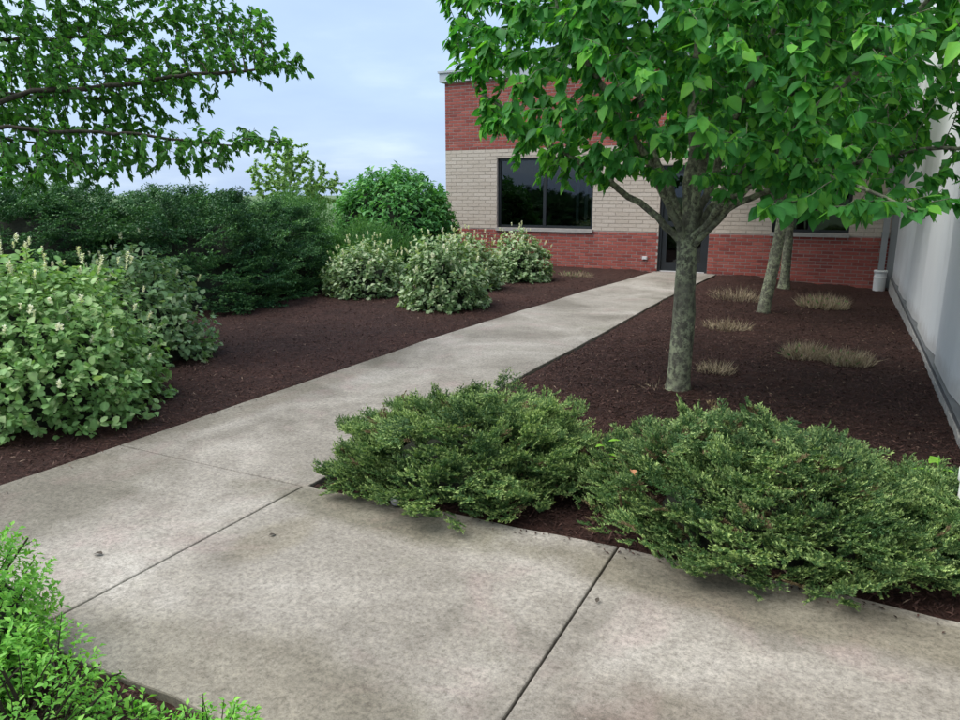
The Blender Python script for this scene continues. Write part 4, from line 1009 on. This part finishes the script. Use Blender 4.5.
leafy_shrub('flowering_shrub', 'pale flowering shrub tucked against the dark evergreens', (-7.0, 9.75, 0), (.72, .8, .92), 700, 93, M['fothb'], .055, 55, 8, group=fg, young=.4)
leafy_shrub('flowering_shrub', 'pale round flowering shrub standing out nearest the middle of the walk', (-5.15, 9.15, 0), (.68, .72, 1.08), 950, 94, M['fothb'], .055, 70, 8, group=fg, young=.36)
leafy_shrub('flowering_shrub', 'pale flowering shrub right behind the round one', (-5.75, 11.0, 0), (.62, .7, 1.0), 650, 95, M['fothb'], .058, 55, 8, group=fg, young=.45)
leafy_shrub('flowering_shrub', 'smaller pale flowering shrub under the wide window, nearest the brick wall', (-5.55, 12.7, 0), (.68, .7, .92), 650, 96, M['fothb'], .06, 55, 8, group=fg, young=.45)
ov = [simple_leaf(.5, .2), simple_leaf(.46, .35)]
leafy_shrub('round_bush', 'tall dense round green bush against the corner of the brick building', (-8.8, 13.4, 0), (1.45, 1.3, 2.2), 2300, 97, M['vib'], .11, 0, 7, tm=ov, young=.25, droop=.35, amp=.12, power=2.3, depth=.16, corek=.8, twl=.22)

# airy tree
TA = np.append(at(293, 200, 19.5)[:2], -.1); rg = np.random.default_rng(61)
AA = np.vstack([ell(rg, 170, TA+np.array([0, 0, 2.1]), (1.2, 1.2, .75)), ell(rg, 50, TA+np.array([0, 0, 2.75]), (.5, .5, .35)), ell(rg, 60, TA+np.array([.8, .3, 1.7]), (.7, .7, .45))])
la = [([TA+[0, 0, .5], TA+[0, .05, 1.2], TA+[-.1, 0, 2.4]], .04, .012)]+[([TA+[0, 0, .5], TA+[.3*math.cos(a), .3*math.sin(a), 1.1], TA+[.9*math.cos(a), .9*math.sin(a), 1.9]], .025, .008) for a in (0.2, 1.5, 2.8, 4.0, 5.2)]
ta = shade_tree(TA, 'small airy light green tree far behind the dark evergreens', la, np.vstack([AA, AA+rg.normal(0, .12, AA.shape)]), 62, .05, .075, 14, fork=.5, young=.3, droop=.3)
finish_crown(*ta[:6], M['airy'], 0)

# bright low shrubs in the lower left corner ------------------------------------------
sl_ = [simple_leaf(.5), simple_leaf(.42, .3)]
bg = 'bright green low shrubs at the lower left'
leafy_shrub('low_shrub', 'bright green small leaved shrub at the left edge over the walk corner', (-2.55, 1.06, -.02), (.42, .42, .72), 1500, 101, M['spirea'], .022, 0, 12, tm=sl_, group=bg, young=.35, amp=.2, twl=.1, corek=.7, stems=20)
leafy_shrub('low_shrub', 'bright green loose shrub in the bottom left corner with reddish stems', (-2.02, .98, -.02), (.36, .36, .42), 480, 102, M['spirea'], .022, 0, 11, tm=sl_, group=bg, young=.35, amp=.3, twl=.12, corek=0, stems=24)
leafy_shrub('low_shrub', 'small bright green sprig along the bottom edge of the picture', (-1.42, 1.2, -.02), (.26, .18, .24), 420, 103, M['spirea'], .022, 0, 11, tm=sl_, group=bg, young=.35, amp=.3, twl=.1, corek=0, stems=14)
leafy_shrub('low_shrub', 'tiny bright green seedling between the two corner shrubs', (-1.78, 1.22, -.02), (.10, .09, .16), 60, 104, M['spirea'], .026, 0, 7, tm=sl_, group=bg, young=.3, amp=.3, twl=.07, corek=0, stems=8)

# cut back dormant clumps ------------------------------------------------------------
def clump(label, c, rx, ry, h, n, seed, green=.05, grp='dormant clumps in the right bed'):
    rg = np.random.default_rng(seed); z0 = float(bedz(np.array([c[0]]), np.array([c[1]]))[0])-.02
    t = thing('dormant_clump', label, 'plant', (c[0], c[1], z0), grp); m_ = MB()
    a = rg.uniform(0, 6.283, n); q = np.sqrt(rg.random(n)); x = c[0]+rx*q*np.cos(a); y = c[1]+ry*q*np.sin(a)
    hh = h*rg.uniform(.45, 1.1, n)*(1-.35*q); ln = np.stack([(x-c[0])/rx*.5, (y-c[1])/ry*.5, np.ones(n)], 1)+rg.normal(0, .28, (n, 3))
    D = unit(ln); s_ = unit(np.cross(D, rg.normal(0, 1, (n, 3))))*.0032
    b = np.stack([x, y, np.full(n, z0)], 1); mid = b+D*(hh*.6)[:, None]; tip = b+D*hh[:, None]+rg.normal(0, .03, (n, 3))*np.array([1, 1, .3])
    V = np.stack([b-s_, b+s_, mid+s_*.8, mid-s_*.8, tip], 1); F4 = (np.arange(n)*5)[:, None]+np.array([[0, 1, 2, 3]]); F3 = (np.arange(n)*5)[:, None]+np.array([[3, 2, 4]])
    tr = np.repeat(rg.random(n), 5); m_.add(V.reshape(-1, 3), [F4, F3], np.stack([tr, tr*.6, tr*0], 1))
    tag(m_.build('dry_stems', M['straw'], t), kind='stuff')
    if green:
        g_ = MB(); k = int(n*green)+3; i = rg.choice(n, k); Dg = unit(D[i]+rg.normal(0, .5, (k, 3))); g_.scatter(simple_leaf(.4), frames(Dg, unit(rg.normal(0, 1, (k, 3))), np.full(k, .05)), mid[i], np.stack([rg.random(k), rg.random(k)*.3+.01], 1))
        tag(g_.build('new_leaves', M['juniper'], t), kind='stuff')
    return t
clump('straw coloured clump with green tips below the far right window', (-.22, 11.75), .33, .28, .30, 900, 111, .06)
clump('largest straw coloured clump, left half of the pair near the grey wall', (-.24, 7.72), .2, .17, .24, 800, 112, .03)
clump('straw coloured clump, right half of the pair near the grey wall', (.13, 7.62), .19, .17, .22, 700, 113, .03)
clump('thin dry clump just right of the nearest trunk', (-.96, 6.72), .16, .12, .16, 260, 114, 0)
clump('thin dry clump in the middle of the right bed', (-1.18, 9.0), .26, .17, .2, 340, 115, 0)
clump('sparse dry clump near the far end of the walk', (-1.45, 11.9), .4, .35, .3, 300, 116, 0)
clump('small straw clump against the brick wall left of the walk', (-4.8, 13.8), .32, .26, .18, 260, 117, .05, 'dormant clumps in the left bed')
clump('sparse dry stems at the base of the nearest trunk', (-1.3, 5.92), .08, .07, .16, 16, 118, 0)

# weeds, stones and litter -----------------------------------------------------------
def weed(label, c, h, nl, size, seed):
    rg = np.random.default_rng(seed); t = thing('weed_seedling', label, 'plant', c); c = np.array(c, float)
    s_ = MB(); s_.tube([c+[0, 0, -.02], c+[.01, 0, h*.5], c+[.0, .01, h]], [.004, .003, .002], 5); s_.build('stem', M['spirea'], t)
    tm_ = leaf_t(1, .55, .2, .25)
    for k in range(nl):
        a = k*2.4; z = h*(.45+.55*k/nl); d = np.array([[math.cos(a), math.sin(a), .35]]); m_ = MB()
        m_.scatter(tm_, frames(d, np.array([[0, 0, 1.0]]), np.array([size*rg.uniform(.8, 1.2)])), np.array([c+[0, 0, z]]), np.array([[rg.random(), .2]])); m_.build('leaf', M['weed'], t, True)
weed('bright yellow green seedling between the two front dwarf spruces', (-1.02, 3.50, 0), .36, 9, .06, 121)
weed('bright green broad leaved weed beside the white pipe', (.52, 4.05, 0), .33, 8, .085, 122)
def pebble(name, label, cat, c, s_, mat, seed):
    r = np.random.default_rng(seed); m_ = MB(); a = np.linspace(0, 2*math.pi, 9)[:-1]; V = []
    for e_ in (-.6, -.1, .45, .85): V += [(math.cos(t)*math.cos(e_)*s_[0]*r.uniform(.85, 1.15), math.sin(t)*math.cos(e_)*s_[1]*r.uniform(.85, 1.15), math.sin(e_)*s_[2]) for t in a]
    V = np.array(V+[(0, 0, s_[2]*.95)])+np.array(c); F = [(k*8+j, k*8+(j+1) % 8, k*8+8+(j+1) % 8, k*8+8+j) for k in range(3) for j in range(8)]
    m_.add(V, [np.array(F), np.array([(24+j, 24+(j+1) % 8, 32) for j in range(8)])])
    return tag(m_.build(name, mat, None, True), label, cat)
pebble('stone', 'small grey stone at the foot of the left dwarf spruce', 'stone', (-1.98, 2.96, .03), (.035, .028, .03), M['stone'], 1)
def flat_leaf(name, label, c, size, seed, mat):
    m_ = MB(); r = np.random.default_rng(seed); d = unit(np.append(r.normal(0, 1, 2), .15)[None]); m_.scatter(leaf_t(1, .6, .5, .3), frames(d, np.array([[.1, .1, 1.0]]), np.array([size])), np.array([c]), np.array([[.5, 0]]))
    return tag(m_.build(name, mat, None, True), label, 'leaf')
flat_leaf('fallen_leaf', 'orange brown dead leaf caught on the wide dwarf spruce', np.array([-.80, 3.16, .345]), .06, 3, M['deadleaf'])
flat_leaf('fallen_leaf', 'dark dead leaf lying on the walk slab at the left', np.append(ground(104, 556)[:2], .006), .045, 4, M['debris'])
flat_leaf('fallen_leaf', 'small dark leaf fragment on the slab near the joint', np.append(ground(268, 537)[:2], .006), .035, 6, M['debris'])
flat_leaf('fallen_leaf', 'dark speck of leaf on the slab below the wide dwarf spruce', np.append(ground(596, 605)[:2], .006), .03, 7, M['debris'])
tw_ = MB(); g0 = ground(95, 720); g1 = ground(103, 672, .1); tw_.tube([np.array([g0[0], g0[1], .02]), (np.array([g0[0], g0[1], .16])+g1)/2, g1], [.005, .004, .002], 5)
tag(tw_.build('dead_twig', M['straw']), 'pale bent dead twig among the corner shrubs', 'twig')
